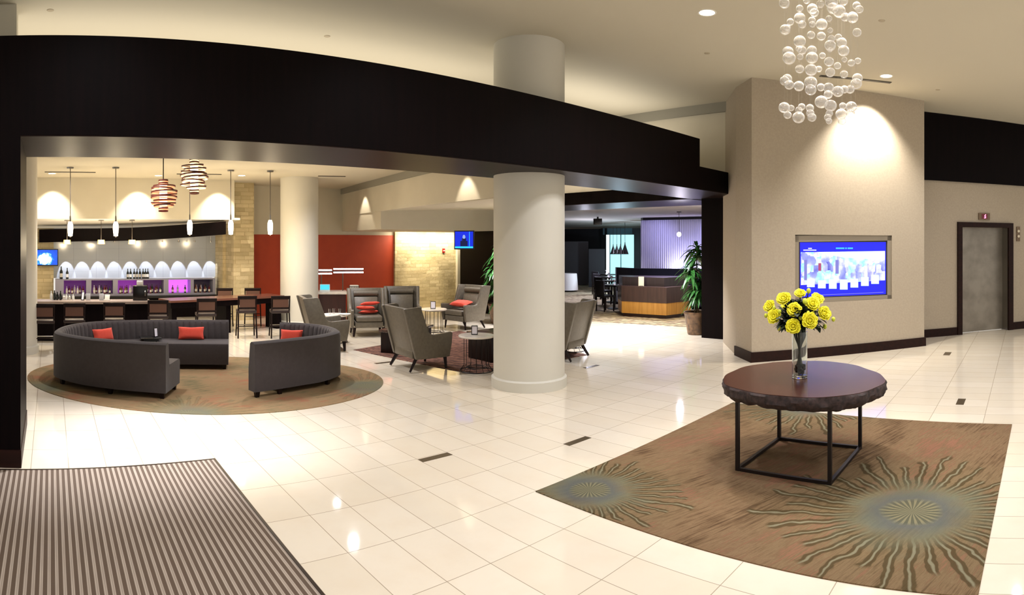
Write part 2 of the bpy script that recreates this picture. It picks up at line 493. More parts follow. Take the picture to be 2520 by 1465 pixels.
for zz in (-.055, .065):
    MB().lathe([(0, 0), (.032, 0), (.032, .015), (0, .015)], 18).rot(PI / 2 * -sg, 'X').move((0, sg * .02, zz)).build('button', M('pale_button', '#d8cdb6', .4), t)

# ---- bulkhead wall of the lobby past the header, with grey reveal under the ceiling
struct('wall_far', MB().box(10.9, 11.0, 5.3, 16.0, 3.37, HC), PAINT, smooth=False)
struct('trim_2', MB().box(10.82, 10.9, 5.3, 8.9, HC - .19, HC), TRIMG, smooth=False)
struct('ceiling', MB().box(10.9, 14, 5.3, 6.9, 3.37, 3.42), CEIL, smooth=False)

# ---- bar room upper walls
BW = [(8.2, 16.2), (7.3, 10.6), (6.9, 7.0)]
zl = 2.80
m = MB()
for a, b in zip(BW, BW[1:]):
    m.slab([(a[0], a[1], zl), (b[0], b[1], zl), (b[0], b[1], HB + .05), (a[0], a[1], HB + .05)], (.12, -.01, 0))
struct('wall_bulkhead', m, PAINT, smooth=False)
m = MB()
for a, b in zip(BW, BW[1:]):
    m.slab([(a[0] - .05, a[1], HB - .16), (b[0] - .05, b[1], HB - .16), (b[0] - .05, b[1], HB), (a[0] - .05, a[1], HB)], (.06, 0, 0))
struct('trim_3', m, TRIMG, smooth=False)
# far wall right of the stone pier (cream above, red below)
YF = 16.2
def fw(px, py): return onl((0, YF), (1, YF), px, py)
zr = fw(760, 578).z
struct('wall_back', MB().box(fw(560, 0).x, 12.8, YF, YF + .15, zr, HB), PAINT, smooth=False)
struct('wall_back', MB().box(fw(560, 0).x, fw(968, 0).x, YF - .02, YF + .15, 0, zr), RED, smooth=False)
# dropped ceiling over the red wall and the lit stone alcove
a = fw(968, 0).x
struct('ceiling', MB().prism([(7.75, 13.2), (11.6, 13.2), (12.8, YF), (8.2, YF)], 2.36, 2.99), PAINT, smooth=False)
m = MB()
m.slab([(x_, y_, 2.78 + (x_ - 6.9) * .036) for x_, y_ in ((6.9, 7.0), (7.6, 7.0), (7.6, 8.2), (11.45, 12.3), (13.0, 12.3), (13.0, 16.2), (8.2, 16.2))], (0, 0, .06))
struct('ceiling', m, CEIL, smooth=False)
sl, sr = fw(968, 0).x, fw(1117, 0).x
struct('wall_stone', MB().box(sl, sr, YF - .1, YF + .1, 0, 2.37), STONE, smooth=False)
struct('wall_back', MB().box(sr, sr + .5, YF - .2, YF + .1, 0, 2.9), PAINT, smooth=False)
# stone pier at the right end of the bar
pl, pr = onl((0, 15.5), (1, 15.5), 575, 0).x, onl((0, 15.5), (1, 15.5), 625, 0).x
struct('wall_stone', MB().box(pl, pr, 15.5, 16.3, 0, HB), STONE, smooth=False)
# dark timber portal towards the restaurant
struct('wall_portal', MB().prism([(11.45, 11.3), (13.4, 13.0), (13.4, 14.8), (11.45, 14.8)], 0, 3.02), ESP, smooth=False)
struct('wall_portal', MB().prism([(11.45, 6.87), (13.4, 6.87), (13.4, 13.0), (11.45, 11.3)], ZH, 3.4), ESP, smooth=False)
struct('trim_4', MB().prism([(11.46, 6.9), (13.38, 6.9), (13.38, 12.9), (11.46, 11.25)], ZH - .012, ZH - .001), ESPX, smooth=False)
# bright soffit between header and portal
struct('ceiling', MB().prism([(7.6, 6.87), (11.45, 6.87), (11.45, 12.3), (7.6, 8.2)], 3.26, 3.32), CEIL, smooth=False)

# ---- bar: upper bulkhead, low ceiling, curved fascia, white back wall
YB = 15.0
zb0 = 2.60
struct('wall_back', MB().box(-3, onl((0, YB), (1, YB), 577, 0).x, YB, YB + .12, zb0, HB), PAINT, smooth=False)
fas = [at(96, 565, 16.6), at(200, 563, 16.35), at(330, 560, 16.1), at(450, 553, 15.8), at(556, 545, 15.5)]
fbt = [at(96, 597, 16.6), at(200, 594, 16.35), at(330, 592, 16.1), at(450, 585, 15.8), at(556, 577, 15.5)]
m = MB(); n = len(fas)
ft = catmull(fas, 8); fbm = catmull(fbt, 8)
bk = Vector((.1, .5, 0))
vs = [[m.bm.verts.new(p) for p in (a, b, b + bk, a + bk)] for a, b in zip(ft, fbm)]
for A, B in zip(vs, vs[1:]):
    for k in range(4): m.bm.faces.new((A[k], A[(k + 1) % 4], B[(k + 1) % 4], B[k]))
m.bm.faces.new(vs[0]); m.bm.faces.new(vs[-1][::-1])
struct('wall_fascia', m, ESP)
m = MB()
m.slab([(-3, YB + .005, zb0 + .001), (pl + .02, YB + .005, zb0 + .001), (pl + .02, 18.2, 2.42), (-3, 18.2, 2.42)], (0, 0, .05))
struct('ceiling', m, M('soffit_white', '#ece8de', .8), smooth=False)
YW = 17.0
def bw(px, py): return onl((0, YW), (1, YW), px, py)
TILEW = bpy.data.materials.new('glossy_white_tile'); TILEW.use_nodes = True
g = NG(TILEW); x, y, z = g.sep(g.obj())
def gl(c, s): 
    f = g.math('FRACT', g.math('DIVIDE', c, s)); return g.math('LESS_THAN', f, .012)
g.l(g.mix(g.math('MAXIMUM', gl(x, .62), gl(z, .31)), lin('#aab0b8'), lin('#8c929c')), g.b.inputs['Base Color'])
g.b.inputs['Roughness'].default_value = .12
xl, xr = bw(132, 0).x, bw(530, 0).x
zs = bw(330, 684).z
struct('wall_back', MB().box(xl, xr, YW, YW + .1, zs, 2.42), TILEW, smooth=False)
struct('wall_stone', MB().box(bw(60, 0).x - .5, xl, YW - .05, YW + .1, 0, 2.42), STONE, smooth=False)
struct('wall_stone', MB().box(xr, bw(590, 0).x, YW - .75, YW + .1, 0, 2.42), STONE, smooth=False)

# ---- restaurant beyond the portal
m = MB()
CARP = weave_carpet('restaurant_carpet', '#4a3b2b', '#8d7a5c', '#c2b48f', 9.0)
ra, rb = fl(1470, 792), fl(1690, 805)
dr = (rb - ra).normalized()
r0 = ra - dr * 3; r1 = rb + dr * 5
m.prism([(r0.x, r0.y), (r1.x, r1.y), (46, r1.y - 4), (46, 38), (r0.x, 38)], .0, .006)
o = m.build('carpet', CARP, smooth=False); o['kind'] = 'structure'; o.name = 'floor_carpet'
RC = M('restaurant_ceiling', '#bdb6b0', .8)
m = MB(); m.slab([(13.4, 4.5, 3.0), (46, 4.5, 2.55), (46, 38, 2.55), (13.4, 38, 3.0)], (0, 0, .05))
struct('ceiling', m, RC, smooth=False)
DW = M('dark_restaurant_wall', '#241f22', .7)
m = MB()
pa, pb = at(1330, 600, 33), at(1500, 600, 31); m.slab([(pa.x, pa.y, 0), (pb.x, pb.y, 0), (pb.x, pb.y, 2.75), (pa.x, pa.y, 2.75)], (.1, .1, 0))
pa, pb = at(1478, 600, 30.5), at(1494, 600, 30); m.slab([(pa.x, pa.y, 0), (pb.x, pb.y, 0), (pb.x, pb.y, 2.75), (pa.x, pa.y, 2.75)], (.1, .1, 0))
pa, pb = at(1556, 600, 30), at(1900, 600, 29); m.slab([(pa.x, pa.y, 0), (pb.x, pb.y, 0), (pb.x, pb.y, 2.75), (pa.x, pa.y, 2.75)], (.1, .1, 0))
pa = at(1330, 600, 33); m.slab([(13.4, 14.8, 0), (pa.x, pa.y, 0), (pa.x, pa.y, 2.9), (13.4, 14.8, 3.02)], (-.1, .1, 0))
struct('wall_restaurant', m, DW, smooth=False)
pa, pb = at(1484, 600, 30.2), at(1566, 600, 30.0)
m = MB(); m.slab([(pa.x, pa.y, at(0, 578, 30).z), (pb.x, pb.y, at(0, 576, 30).z), (pb.x, pb.y, 2.75), (pa.x, pa.y, 2.75)], (.1, .1, 0))
struct('wall_restaurant', m, M('teal_grey_wall', '#3f5560', .7), smooth=False)

# ================================================================== CAMERA
cam = bpy.data.cameras.new('camera'); co = bpy.data.objects.new('camera', cam); COL.objects.link(co)
co.location = (0, 0, EYE); co.rotation_euler = (PI / 2, 0, -PHI)
cam.type = 'PANO'; cam.panorama_type = 'CENTRAL_CYLINDRICAL'
cam.central_cylindrical_range_u_min = -1260 / FPX; cam.central_cylindrical_range_u_max = 1260 / FPX
cam.central_cylindrical_range_v_min = -(1465 - Y0) / FPX; cam.central_cylindrical_range_v_max = Y0 / FPX
cam.central_cylindrical_radius = 1.0
cam.clip_start = .05; cam.clip_end = 200
scene.camera = co

# ================================================================== FLOOR COVERINGS
def rugmesh(m, pts, z0=0.0, z1=.008):
    return m.prism(pts, z0, z1)
# large rug under the slab table
m1 = fl(1450, 1208); m2 = fl(2245, 1262); m3 = fl(1990, 1000)
RUG = medallion_carpet('urchin_medallion_carpet', [(m1.x, m1.y, .95), (m2.x, m2.y, 1.30), (m3.x, m3.y, 1.25)], '#6e5840', ('#523f2c', '#7e684e', '#845e4a'), R(-18))
tag(rugmesh(MB(), [(3.5, .28), (6.86, .17), (6.95, 3.56), (3.52, 3.56)]).build('rug', RUG, smooth=False), 'large rectangular brown rug with olive sea urchin medallions under the slab table', 'rug')
# oval rug under the curved sofas
RUG2 = medallion_carpet('pale_medallion_carpet', [(3.6, 9.4, 1.1), (1.6, 7.1, 1.0), (-.2, 8.6, .9), (4.2, 7.6, 1.0)], '#8a7656', ('#646248', '#96795a', '#9c664e'), R(10), .3)
oc = Vector((2.2, 8.86)); oa, ob, oang = 2.64, 1.86, R(-21.1)
pts = [(oc.x + oa * math.cos(t) * math.cos(oang) - ob * math.sin(t) * math.sin(oang), oc.y + oa * math.cos(t) * math.sin(oang) + ob * math.sin(t) * math.cos(oang)) for t in [2 * PI * k / 120 for k in range(120)]]
tag(rugmesh(MB(), pts).build('rug', RUG2, smooth=False), 'round tan and olive patterned rug under the two curved charcoal sofas', 'rug')
# seating rug among the wing chairs
q = [fl(893, 868), fl(1160, 921), fl(1250, 905), fl(1330, 880), fl(1200, 830), fl(1010, 818)]
tag(rugmesh(MB(), [(p.x, p.y) for p in (fl(870, 862), fl(1163, 921), fl(1446, 874), fl(1130, 815))]).build('rug', weave_carpet('rust_weave_carpet', '#2e150f', '#5a3021', '#8e6450', 16.0), smooth=False),
    'rust and cream wave patterned rug under the taupe wing chairs', 'rug')
# entrance mat
ST = stripe_mat()
t = thing('entrance_mat', 'brown and grey ribbed entrance mat in the floor by the black post', 'mat', (0, 0, 0))
MB().prism([(-3.2, -1), (1.485, -1), (1.485, 5.55), (-3.2, 5.33)], 0, .006).build('ribbed_surface', ST, t, smooth=False)
m = MB(); m.prism([(1.485, -1), (1.505, -1), (1.505, 5.57), (1.485, 5.57)], 0, .010); m.prism([(-3.2, 5.33), (1.485, 5.55), (1.485, 5.57), (-3.2, 5.35)], 0, .009)
m.build('metal_edge', M('dark_mat_edge', '#2b1d12', .4, metal=.5), t, smooth=False)
# dark stone inlays
k = 0
INL = M('dark_stone_inlay', '#4d4130', .2)
for (cx, cy, sx, sy) in [(3.375, 4.74, .34, .085), (4.72, 4.17, .34, .085), (7.72, 6.52, .34, .085), (5.33, 8.98, .34, .085), (7.82, .84, .30, .10), (11.2, 1.45, .32, .12)]:
    k += 1
    struct('trim_inlay', MB().box(cx - sx / 2, cx + sx / 2, cy - sy / 2, cy + sy / 2, 0, .0015), INL, smooth=False)

# ================================================================== CURVED SOFAS
def sofa_path(px):
    return catmull([fl(x, y, .72).xy.to_3d() for x, y in px], 24)
def resample(P, step=.012):
    L = [0]
    for a, b in zip(P, P[1:]): L.append(L[-1] + (b - a).length)
    n = int(L[-1] / step); out = []; j = 0
    for i in range(n + 1):
        s = L[-1] * i / n
        while j < len(L) - 2 and L[j + 1] < s: j += 1
        f = (s - L[j]) / max(L[j + 1] - L[j], 1e-9); out.append(P[j].lerp(P[j + 1], f))
    return out, L[-1]
def sweep(m, P, prof, sgn, s0=0.0, s1=1.0):
    """prof(s)->[(offset inward, z)...]"""
    n = len(P); i0, i1 = int(s0 * (n - 1)), int(s1 * (n - 1)); rings = []
    for i in range(i0, i1 + 1):
        a = P[max(i - 6, 0)]; b = P[min(i + 6, n - 1)]; t = (b - a).normalized()
        nn = Vector((t.y, -t.x, 0)) * sgn
        rings.append([m.bm.verts.new(P[i] + nn * o + Vector((0, 0, z))) for o, z in prof(i / (n - 1), i)])
    for A, B in zip(rings, rings[1:]):
        for k in range(len(A)):
            m.bm.faces.new((A[k], A[(k + 1) % len(A)], B[(k + 1) % len(A)], B[k]))
    m.bm.faces.new(rings[0]); m.bm.faces.new(rings[-1][::-1])
    return m
def curved_sofa(pix, sgn, name, label, legs, depth=.66):
    raw, _ = resample(sofa_path(pix)); P = raw; L = _
    base = P[len(P) // 2]
    P = [p - base for p in P]
    t = thing(name, label, 'sofa', base)
    step = L / (len(P) - 1); rib = .105
    def back(s, i):
        ph = (i * step / rib) % 1.0
        d = .018 * (1 - abs(2 * ph - 1) ** 3)
        return [(0, .085), (0, .66), (.012, .70), (.04, .72), (.09, .725), (.125, .70), (.13 + d, .66), (.155 + d, .45), (.165, .38), (.165, .085)]
    sweep(MB(), P, back, sgn).build('backrest', GREYF, t)
    # seat in two or three cushions
    n = len(legs) - 1
    for k in range(n):
        g = .0025
        def seat(s, i):
            return [(.165, .085), (.165, .40), (.20, .425), (depth - .05, .425), (depth - .01, .41), (depth, .37), (depth - .01, .085)]
        sweep(MB(), P, seat, sgn, legs[k] + (g if k else 0), legs[k + 1] - (g if k < n - 1 else 0)).build('seat', GREYF, t)
    N = len(P)
    for f in ([0] if legs[0] else []) + legs:
        i = min(max(int(f * (N - 1)), 5), N - 6)
        a = P[max(i - 6, 0)]; b = P[min(i + 6, N - 1)]; tt = (b - a).normalized(); nn = Vector((tt.y, -tt.x, 0)) * sgn
        for off in ((.05,) if (f == 0 and legs[0]) else (.05, depth - .07)):
            q = P[i] + nn * off
            m = MB(); rr = .032
            c = [q + tt * (u * rr) + nn * (v * rr) for u, v in ((-1, -1), (1, -1), (1, 1), (-1, 1))]
            c2 = [q + tt * (u * rr * .72) + nn * (v * rr * .72) for u, v in ((-1, -1), (1, -1), (1, 1), (-1, 1))]
            vb = [m.bm.verts.new(p + Vector((0, 0, .008))) for p in c2]; vt = [m.bm.verts.new(p + Vector((0, 0, .085))) for p in c]
            m.bm.faces.new(vb[::-1]); m.bm.faces.new(vt)
            for kk in range(4): m.bm.faces.new((vb[kk], vb[(kk + 1) % 4], vt[(kk + 1) % 4], vt[kk]))
            m.build('leg', DKLEG, t, smooth=False)
    return t, raw
sA, PA = curved_sofa([(408, 847), (286, 840), (187, 830), (132, 816), (163, 800), (236, 790.5), (359, 786.5), (460, 786.5), (563, 787)], 1, 'curved_sofa',
    'long horseshoe charcoal tweed sofa with channelled back, left on the round rug', [0, .14, .30, .45, .60, .78, 1.0])
sB, PB = curved_sofa([(627, 845), (690, 839), (745, 833), (800, 826), (838, 814), (806, 801), (740, 794), (690, 793)], -1, 'curved_sofa',
    'shorter curved charcoal sofa, back to the camera, right on the round rug', [.13, .40, .7, 1.0], .56)
# coral cushions
def cushion(loc, rz, label, w=.42, h=.22, tilt=.25, group=None, th=.06):
    m = MB(); n = 14
    grid = {}
    for sgn in (1, -1):
        for i in range(n + 1):
            for j in range(n + 1):
                u, v = 2 * i / n - 1, 2 * j / n - 1
                e = (1 - u ** 4) * (1 - v ** 4)
                pin = 1 - .10 * (1 - abs(u)) * abs(v) ** 3 - 0
                x = u * w / 2 * (1 - .06 * (1 - abs(v)) * abs(u) ** 3); zc = v * h / 2 * (1 - .10 * (1 - abs(u)) * abs(v) ** 3)
                y = sgn * th * e ** .55
                k = (i, j) if (i in (0, n) or j in (0, n)) else (i, j, sgn)
                if k not in grid: grid[k] = m.bm.verts.new((x, y, zc))
        for i in range(n):
            for j in range(n):
                f = []
                for a, b in ((i, j), (i + 1, j), (i + 1, j + 1), (i, j + 1)):
                    k = (a, b) if (a in (0, n) or b in (0, n)) else (a, b, sgn)
                    f.append(grid[k])
                m.bm.faces.new(f if sgn < 0 else f[::-1])
    m.rot(tilt, 'X')
    o = m.build('throw_cushion', CORAL, loc=loc, rz=rz)
    return tag(o, label, 'cushion', group)
def on_sofa(P, px, inward, z, sgn):
    # point of the path whose bearing is px, moved inwards
    best = min(P[len(P) // 3:], key=lambda p: abs(math.atan2(p.x, p.y) - brg(px)))
    i = P.index(best); a, b = P[max(i - 5, 0)], P[min(i + 5, len(P) - 1)]
    t = (b - a).normalized(); n = Vector((t.y, -t.x, 0)) * sgn
    q = best + n * inward; return Vector((q.x, q.y, z)), math.atan2(t.y, t.x)
l, a = on_sofa(PA, 232, .30, .53, 1); cushion(l, a + .15, 'coral cushion on the long curved sofa, near its left bend', .40, .21, -.3)
l, a = on_sofa(PA, 472, .29, .53, 1); cushion(l, a, 'coral cushion against the back of the long curved sofa at its far end', .42, .21, -.3)
l, a = on_sofa(PB, 728, .27, .53, -1); cushion(l, a, 'coral cushion on the shorter curved sofa showing above its back', .36, .21, .3)
# black corner table let into the long sofa, with its menu stand
bp = min(PA[len(PA) // 3:], key=lambda p: abs(math.atan2(p.x, p.y) - brg(362)))
i = PA.index(bp); tt = (PA[i + 5] - PA[i - 5]).normalized(); nn = Vector((tt.y, -tt.x, 0))
t = thing('inset_table', 'small black table top standing on the long curved sofa seat', 'table', bp + nn * .40 + Vector((0, 0, .426)), math.atan2(tt.y, tt.x))
MB().box(-.17, .17, -.13, .13, .035, .055, .006).build('table_top', BLACK, t)
MB().box(-.12, .12, -.09, .09, 0, .035).build('base', BLACK, t)
def menu_stand(name, label, loc, rz, h=.15, w=.10, lean=.12, z0=0.0):
    t = thing(name, label, 'menu stand', loc, rz)
    MB().box(-w / 2 - .008, w / 2 + .008, -.004, .004, 0, h + .012, .003).rot(-lean, 'X').move((0, 0, .002)).build('frame', BLACK, t)
    MB().box(-w / 2 + .004, w / 2 - .004, -.0065, -.0045, .012, h - .002).rot(-lean, 'X').move((0, 0, .002)).build('card', M('white_card', '#e9e6f0', .5), t, smooth=False)
    MB().box(-w / 2 - .006, w / 2 + .006, -.004, .05, 0, .006).build('foot', BLACK, t)
    return t
menu_stand('menu_stand', 'white menu card in black stand on the long curved sofa table', bp + nn * .42 + tt * .09 + Vector((0, 0, .4812)), math.atan2(tt.y, tt.x) + .5, .14, .06)

# ================================================================== WING CHAIRS
def wing_chair(label):
    """faces +x; feet at z=0"""
    t = thing('wing_chair', label, 'chair')
    W = .36
    # outer back shell, raked
    m = MB()
    def quadbox(A, th):
        m.slab(A, th)
    m.slab([(-.26, -W, .20), (-.26, W, .20), (-.47, W + .03, 1.00), (-.47, -W - .03, 1.00)], (.07, 0, .0))
    m.build('backrest', TAUPE, t, bevel=.012)
    m = MB(); m.box(-.30, .34, -W + .06, W - .06, .20, .33, .02); m.build('seat_base', TAUPE, t)
    m = MB(); m.box(-.24, .37, -W + .075, W - .075, .335, .455, .035, 3); m.build('seat_cushion', TAUPE, t)
    m = MB(); m.slab([(-.22, -.26, .42), (-.22, .26, .42), (-.36, .27, .80), (-.36, -.27, .80)], (.09, 0, .02)); m.build('back_cushion', TAUPE, t, bevel=.03)
    m = MB()
    m.tube([(-.335, -.27, .88), (-.335, -.2, .885), (-.335, .2, .885), (-.335, .27, .88)], .062, 14); 
    for v in m.bm.verts: v.co.x = -.33 + (v.co.x + .335) * .85
    m.build('head_pillow', TAUPE, t)
    for s in (-1, 1):
        m = MB()
        out = [(-.28, .20), (.33, .20), (.37, .40), (.385, .57), (.36, .595), (.05, .565), (-.02, .58), (-.06, .62), (-.09, .70), (-.20, 1.00), (-.24, 1.015), (-.50, .995)]
        y0, y1 = (W - .03, W + .035)
        a = [m.bm.verts.new((x, s * (y0 + .03 * max(0, z - .5)), z)) for x, z in out]
        b = [m.bm.verts.new((x, s * (y1 + .03 * max(0, z - .5)), z)) for x, z in out]
        m.bm.faces.new(a); m.bm.faces.new(b[::-1])
        for k in range(len(out)): m.bm.faces.new((a[k], b[k], b[(k + 1) % len(out)], a[(k + 1) % len(out)]))
        m.build('side_wing', TAUPE, t, bevel=.012)
    for sx, sy in ((-1, -1), (-1, 1), (1, -1), (1, 1)):
        m = MB()
        top = Vector((-.24 if sx < 0 else .29, sy * .31, .205)); bot = Vector((-.36 if sx < 0 else .30, sy * .33, .012))
        m.tube([top, bot], .036, 4, r2=.021); m.build('leg', DKLEG, t, smooth=False)
    return t
wc = wing_chair('taupe wing chair seen from behind beside the round marble table, nearest the camera')
wc.location = (5.62, 8.34, .004); wc.rotation_euler.z = R(-4)
copy_tree(wc, None, 'taupe wing chair seen from behind at the left, next to the short curved sofa', (5.02, 10.62, .004), R(-14))
copy_tree(wc, None, 'taupe wing chair facing the camera with three red cushions on its seat', (6.62, 11.86, .004), R(-112))
copy_tree(wc, None, 'taupe wing chair facing the camera against the stone wall, right of the cushioned one', (7.62, 12.0, .004), R(-118))
copy_tree(wc, None, 'taupe wing chair at the right facing left beside the dark portal wall', (9.05, 11.55, .004), R(188))
copy_tree(wc, None, 'taupe wing chair half hidden behind the large white column', (7.98, 7.42, .004), R(104))
def rot2(p, a): return Vector((p[0] * math.cos(a) - p[1] * math.sin(a), p[0] * math.sin(a) + p[1] * math.cos(a), p[2]))
G = 'red cushions piled on the wing chair'
for (dx, dy, dz, rr, lab) in ((.02, .02, .51, .2, 'lowest of the red cushions piled on the wing chair seat'), (.04, -.04, .60, -.25, 'middle red cushion of the pile on the wing chair'), (-.02, .06, .69, .35, 'topmost red cushion of the pile on the wing chair')):
    p = Vector((6.62, 11.86, 0)) + rot2((dx, dy, dz), R(-112)); cushion(p, R(-22) + rr, lab, .42, .20, 1.35, G, .036)
p = Vector((9.05, 11.55, 0)) + rot2((.10, 0, .50), R(188)); 
cushion(p + Vector((0, 0, .10)), R(100), 'flat coral cushion lying on the right hand wing chair', .5, .30, 1.35)

# ================================================================== SMALL TABLES
def wire_table(label, loc, r=.29, h=.57, rods=14):
    t = thing('side_table', label, 'table', loc)
    MB().lathe([(0, h - .03), (r - .006, h - .03), (r, h - .024), (r, h - .006), (r - .006, h), (0, h)], 40).build('table_top', MARW, t)
    def ring(rr, z, th=.008): return MB().tube([(rr * math.cos(2 * PI * k / 32), rr * math.sin(2 * PI * k / 32), z) for k in range(32)], th, 6, closed=True)
    ring(r * .70, h - .04).build('top_ring', BLKMET, t); ring(r * .92, .02, .009).build('foot_ring', BLKMET, t); ring(r * .55, .07, .007).build('inner_ring', BLKMET, t)
    for k in range(rods):
        a = 2 * PI * k / rods
        rr = r * .70
        MB().tube([(rr * math.cos(a), rr * math.sin(a), h - .03), (rr * math.cos(a), rr * math.sin(a), .10), (r * .92 * math.cos(a), r * .92 * math.sin(a), .02)], .0045, 5).build('rod', BLKMET, t)
    return t
wt = wire_table('round marble side table on wire cage legs beside the large white column', (6.12, 7.50, .009), .28)
menu_stand('menu_stand', 'white menu card in black stand on the round table by the column', (6.10, 7.52, .5802), R(-38), .13, .085)
st2 = copy_tree(wt, None, 'round marble side table on wire legs between wing chair and stone wall', (7.90, 11.15, 0))
menu_stand('menu_stand', 'white menu card in black stand on the far round marble table', (7.88, 11.16, .5702), R(-36), .15, .10)
st3 = copy_tree(wt, None, 'round marble table with glasses in front of the left wing chair', (5.55, 11.30, 0))
copy_tree(wt, None, 'round marble side table mostly hidden behind the white column', (8.62, 7.75, 0))
def glass(loc, label, r=.028, h=.11, grp=None):
    m = MB().lathe([(0, 0), (r * .8, 0), (r, h), (r * .9, h), (r * .72, .008), (0, .008)], 14)
    return tag(m.build('drinking_glass', M('clear_glass', '#ffffff', .03, trans=1.0), loc=loc), label, 'glass', grp)
for dx, dy in ((-.1, .02), (.02, .08), (.1, -.03)):
    glass((5.55 + dx, 11.30 + dy, .5702), 'clear drinking glass on the marble table by the left wing chair', grp='glasses on the marble table')
def plate(loc, label, r=.13):
    m = MB().lathe([(0, 0), (r * .6, 0), (r, .018), (r, .022), (r * .58, .006), (0, .006)], 28)
    return tag(m.build('plate', M('white_china', '#f2efe8', .15), loc=loc), label, 'plate')
plate((5.68, 11.12, .5702), 'white plate on the marble table by the left wing chair')
# dark parson coffee table
def coffee(loc, rz, label, w, d, h):
    t = thing('coffee_table', label, 'table', loc, rz)
    MB().box(-w / 2, w / 2, -d / 2, d / 2, h - .05, h, .006).build('table_top', wood('walnut_top', '#2b1712', '#4a2e22', .25), t)
    for s in (-1, 1): MB().box(s * (w / 2 - .07) - .06, s * (w / 2 - .07) + .06, -d / 2 + .04, d / 2 - .04, 0, h - .05, .006).build('leg', DKLEG, t)
    return t
coffee((6.35, 9.85, .0085), R(30), 'low dark walnut slab coffee table between the wing chairs', 1.1, .6, .42)
coffee((7.15, 8.20, .0085), R(0), 'black cube coffee table behind the round marble side table', .8, .7, .46)

# ================================================================== SLAB TABLE WITH FLOWERS
t = thing('slab_table', 'live-edge round wood slab table on square black iron frame, centre of the big rug', 'table', (5.35, 2.03, 0))
tx, ty = 5.35, 2.03
zt = .78
outline = []
cp = Vector((5.33, 2.0))
NA = 220
for k in range(NA):
    a = 2 * PI * k / NA
    # slightly lobed trunk outline
    r = .745 * (1 + .03 * math.sin(2 * a + .5) + .028 * math.sin(3 * a + 1) + .014 * math.sin(5 * a + 2) + .008 * math.sin(11 * a)) 
    outline.append((a, r))
SLAB = bpy.data.materials.new('oiled_slab_wood'); SLAB.use_nodes = True; g = NG(SLAB)
x, y, z = g.sep(g.obj()); rr = g.math('SQRT', g.math('ADD', g.math('MULTIPLY', x, x), g.math('MULTIPLY', y, y)))
rn = g.math('FRACT', g.math('ADD', g.math('MULTIPLY', rr, 26.0), g.math('MULTIPLY', g.noise(g.obj(), 3.0, 4), 4.0)))
g.l(g.mix(g.math('ADD', g.math('MULTIPLY', rn, .35), g.math('MULTIPLY', g.noise(g.obj(), 9.0, 5), .5)), lin('#2e100c'), lin('#491e17')), g.b.inputs['Base Color'])
g.b.inputs['Roughness'].default_value = .22
BARK = M('rough_bark', '#1c1110', .7, var='#3a2826', vs=30.0, bump=.8, bs=45)
m = MB(); top = []; 
c = m.bm.verts.new((0, 0, zt)); ring = [m.bm.verts.new((math.cos(a) * r, math.sin(a) * r, zt)) for a, r in outline]
for k in range(NA): m.bm.faces.new((c, ring[k], ring[(k + 1) % NA]))
c2 = m.bm.verts.new((0, 0, zt - .012)); ring2 = [m.bm.verts.new((math.cos(a) * r, math.sin(a) * r, zt - .012)) for a, r in outline]
for k in range(NA):
    m.bm.faces.new((c2, ring2[(k + 1) % NA], ring2[k])); m.bm.faces.new((ring[k], ring2[k], ring2[(k + 1) % NA], ring[(k + 1) % NA]))
off = Vector((cp.x - tx, cp.y - ty, 0)); m.move(off); m.build('table_top', SLAB, t)
m = MB(); rings = []
for j, (zz, s) in enumerate(((zt - .004, 1.0), (zt - .02, 1.012), (zt - .05, 1.016), (zt - .08, 1.008), (zt - .108, .985), (zt - .128, .94))):
    row = []
    for a, r in outline:
        nz = noise.noise(Vector((math.cos(a) * 9, math.sin(a) * 9, zz * 22))) * .022 + noise.noise(Vector((math.cos(a) * 26, math.sin(a) * 26, zz * 40))) * .012
        if j == 0: nz = .002
        row.append(m.bm.verts.new((math.cos(a) * (r * s + nz), math.sin(a) * (r * s + nz), zz + (noise.noise(Vector((math.cos(a) * 6, math.sin(a) * 6, 3))) * .014 if j > 3 else 0))))
    rings.append(row)
for A, B in zip(rings, rings[1:]):
    for k in range(NA): m.bm.faces.new((A[k], B[k], B[(k + 1) % NA], A[(k + 1) % NA]))
c = m.bm.verts.new((0, 0, zt - .125))
for k in range(NA): m.bm.faces.new((c, rings[-1][(k + 1) % NA], rings[-1][k]))
m.move(off); m.build('bark_edge', BARK, t)
fx, fy = .47, .425
for sx in (-1, 1):
    for sy in (-1, 1):
        MB().box(sx * fx - .016, sx * fx + .016, sy * fy - .016, sy * fy + .016, .008, zt - .1).build('leg', BLKMET, t, smooth=False)
for sx in (-1, 1): MB().box(sx * fx - .015, sx * fx + .015, -fy + .016, fy - .016, .009, .036).build('floor_rail', BLKMET, t, smooth=False)
for sy in (-1, 1): MB().box(-fx + .016, fx - .016, sy * fy - .015, sy * fy + .015, .009, .036).build('floor_rail', BLKMET, t, smooth=False)
# vase
vp = fl(1968, 930, zt); vp.z = zt + .0006
GL = M('vase_glass', '#f4faf8', .02, trans=1.0, spec=.5)
t = thing('vase', 'tall clear glass cylinder vase on the slab table', 'vase', vp)
MB().lathe([(0, 0), (.064, 0), (.070, .006), (.070, .42), (.066, .42), (.065, .03), (0, .026)], 40).build('glass_wall', GL, t)
m = MB(); random.seed(3)
for k in range(80):
    a = random.uniform(0, 2 * PI); r = random.uniform(0, .048)
    m.ball((r * math.cos(a), r * math.sin(a), random.uniform(.042, .115)), random.uniform(.010, .016), 8, 6)
pe = m.build('pebbles', M('dark_glass_beads', '#2c3126', .08, var='#8d9584', vs=40.0), t); pe['kind'] = 'stuff'
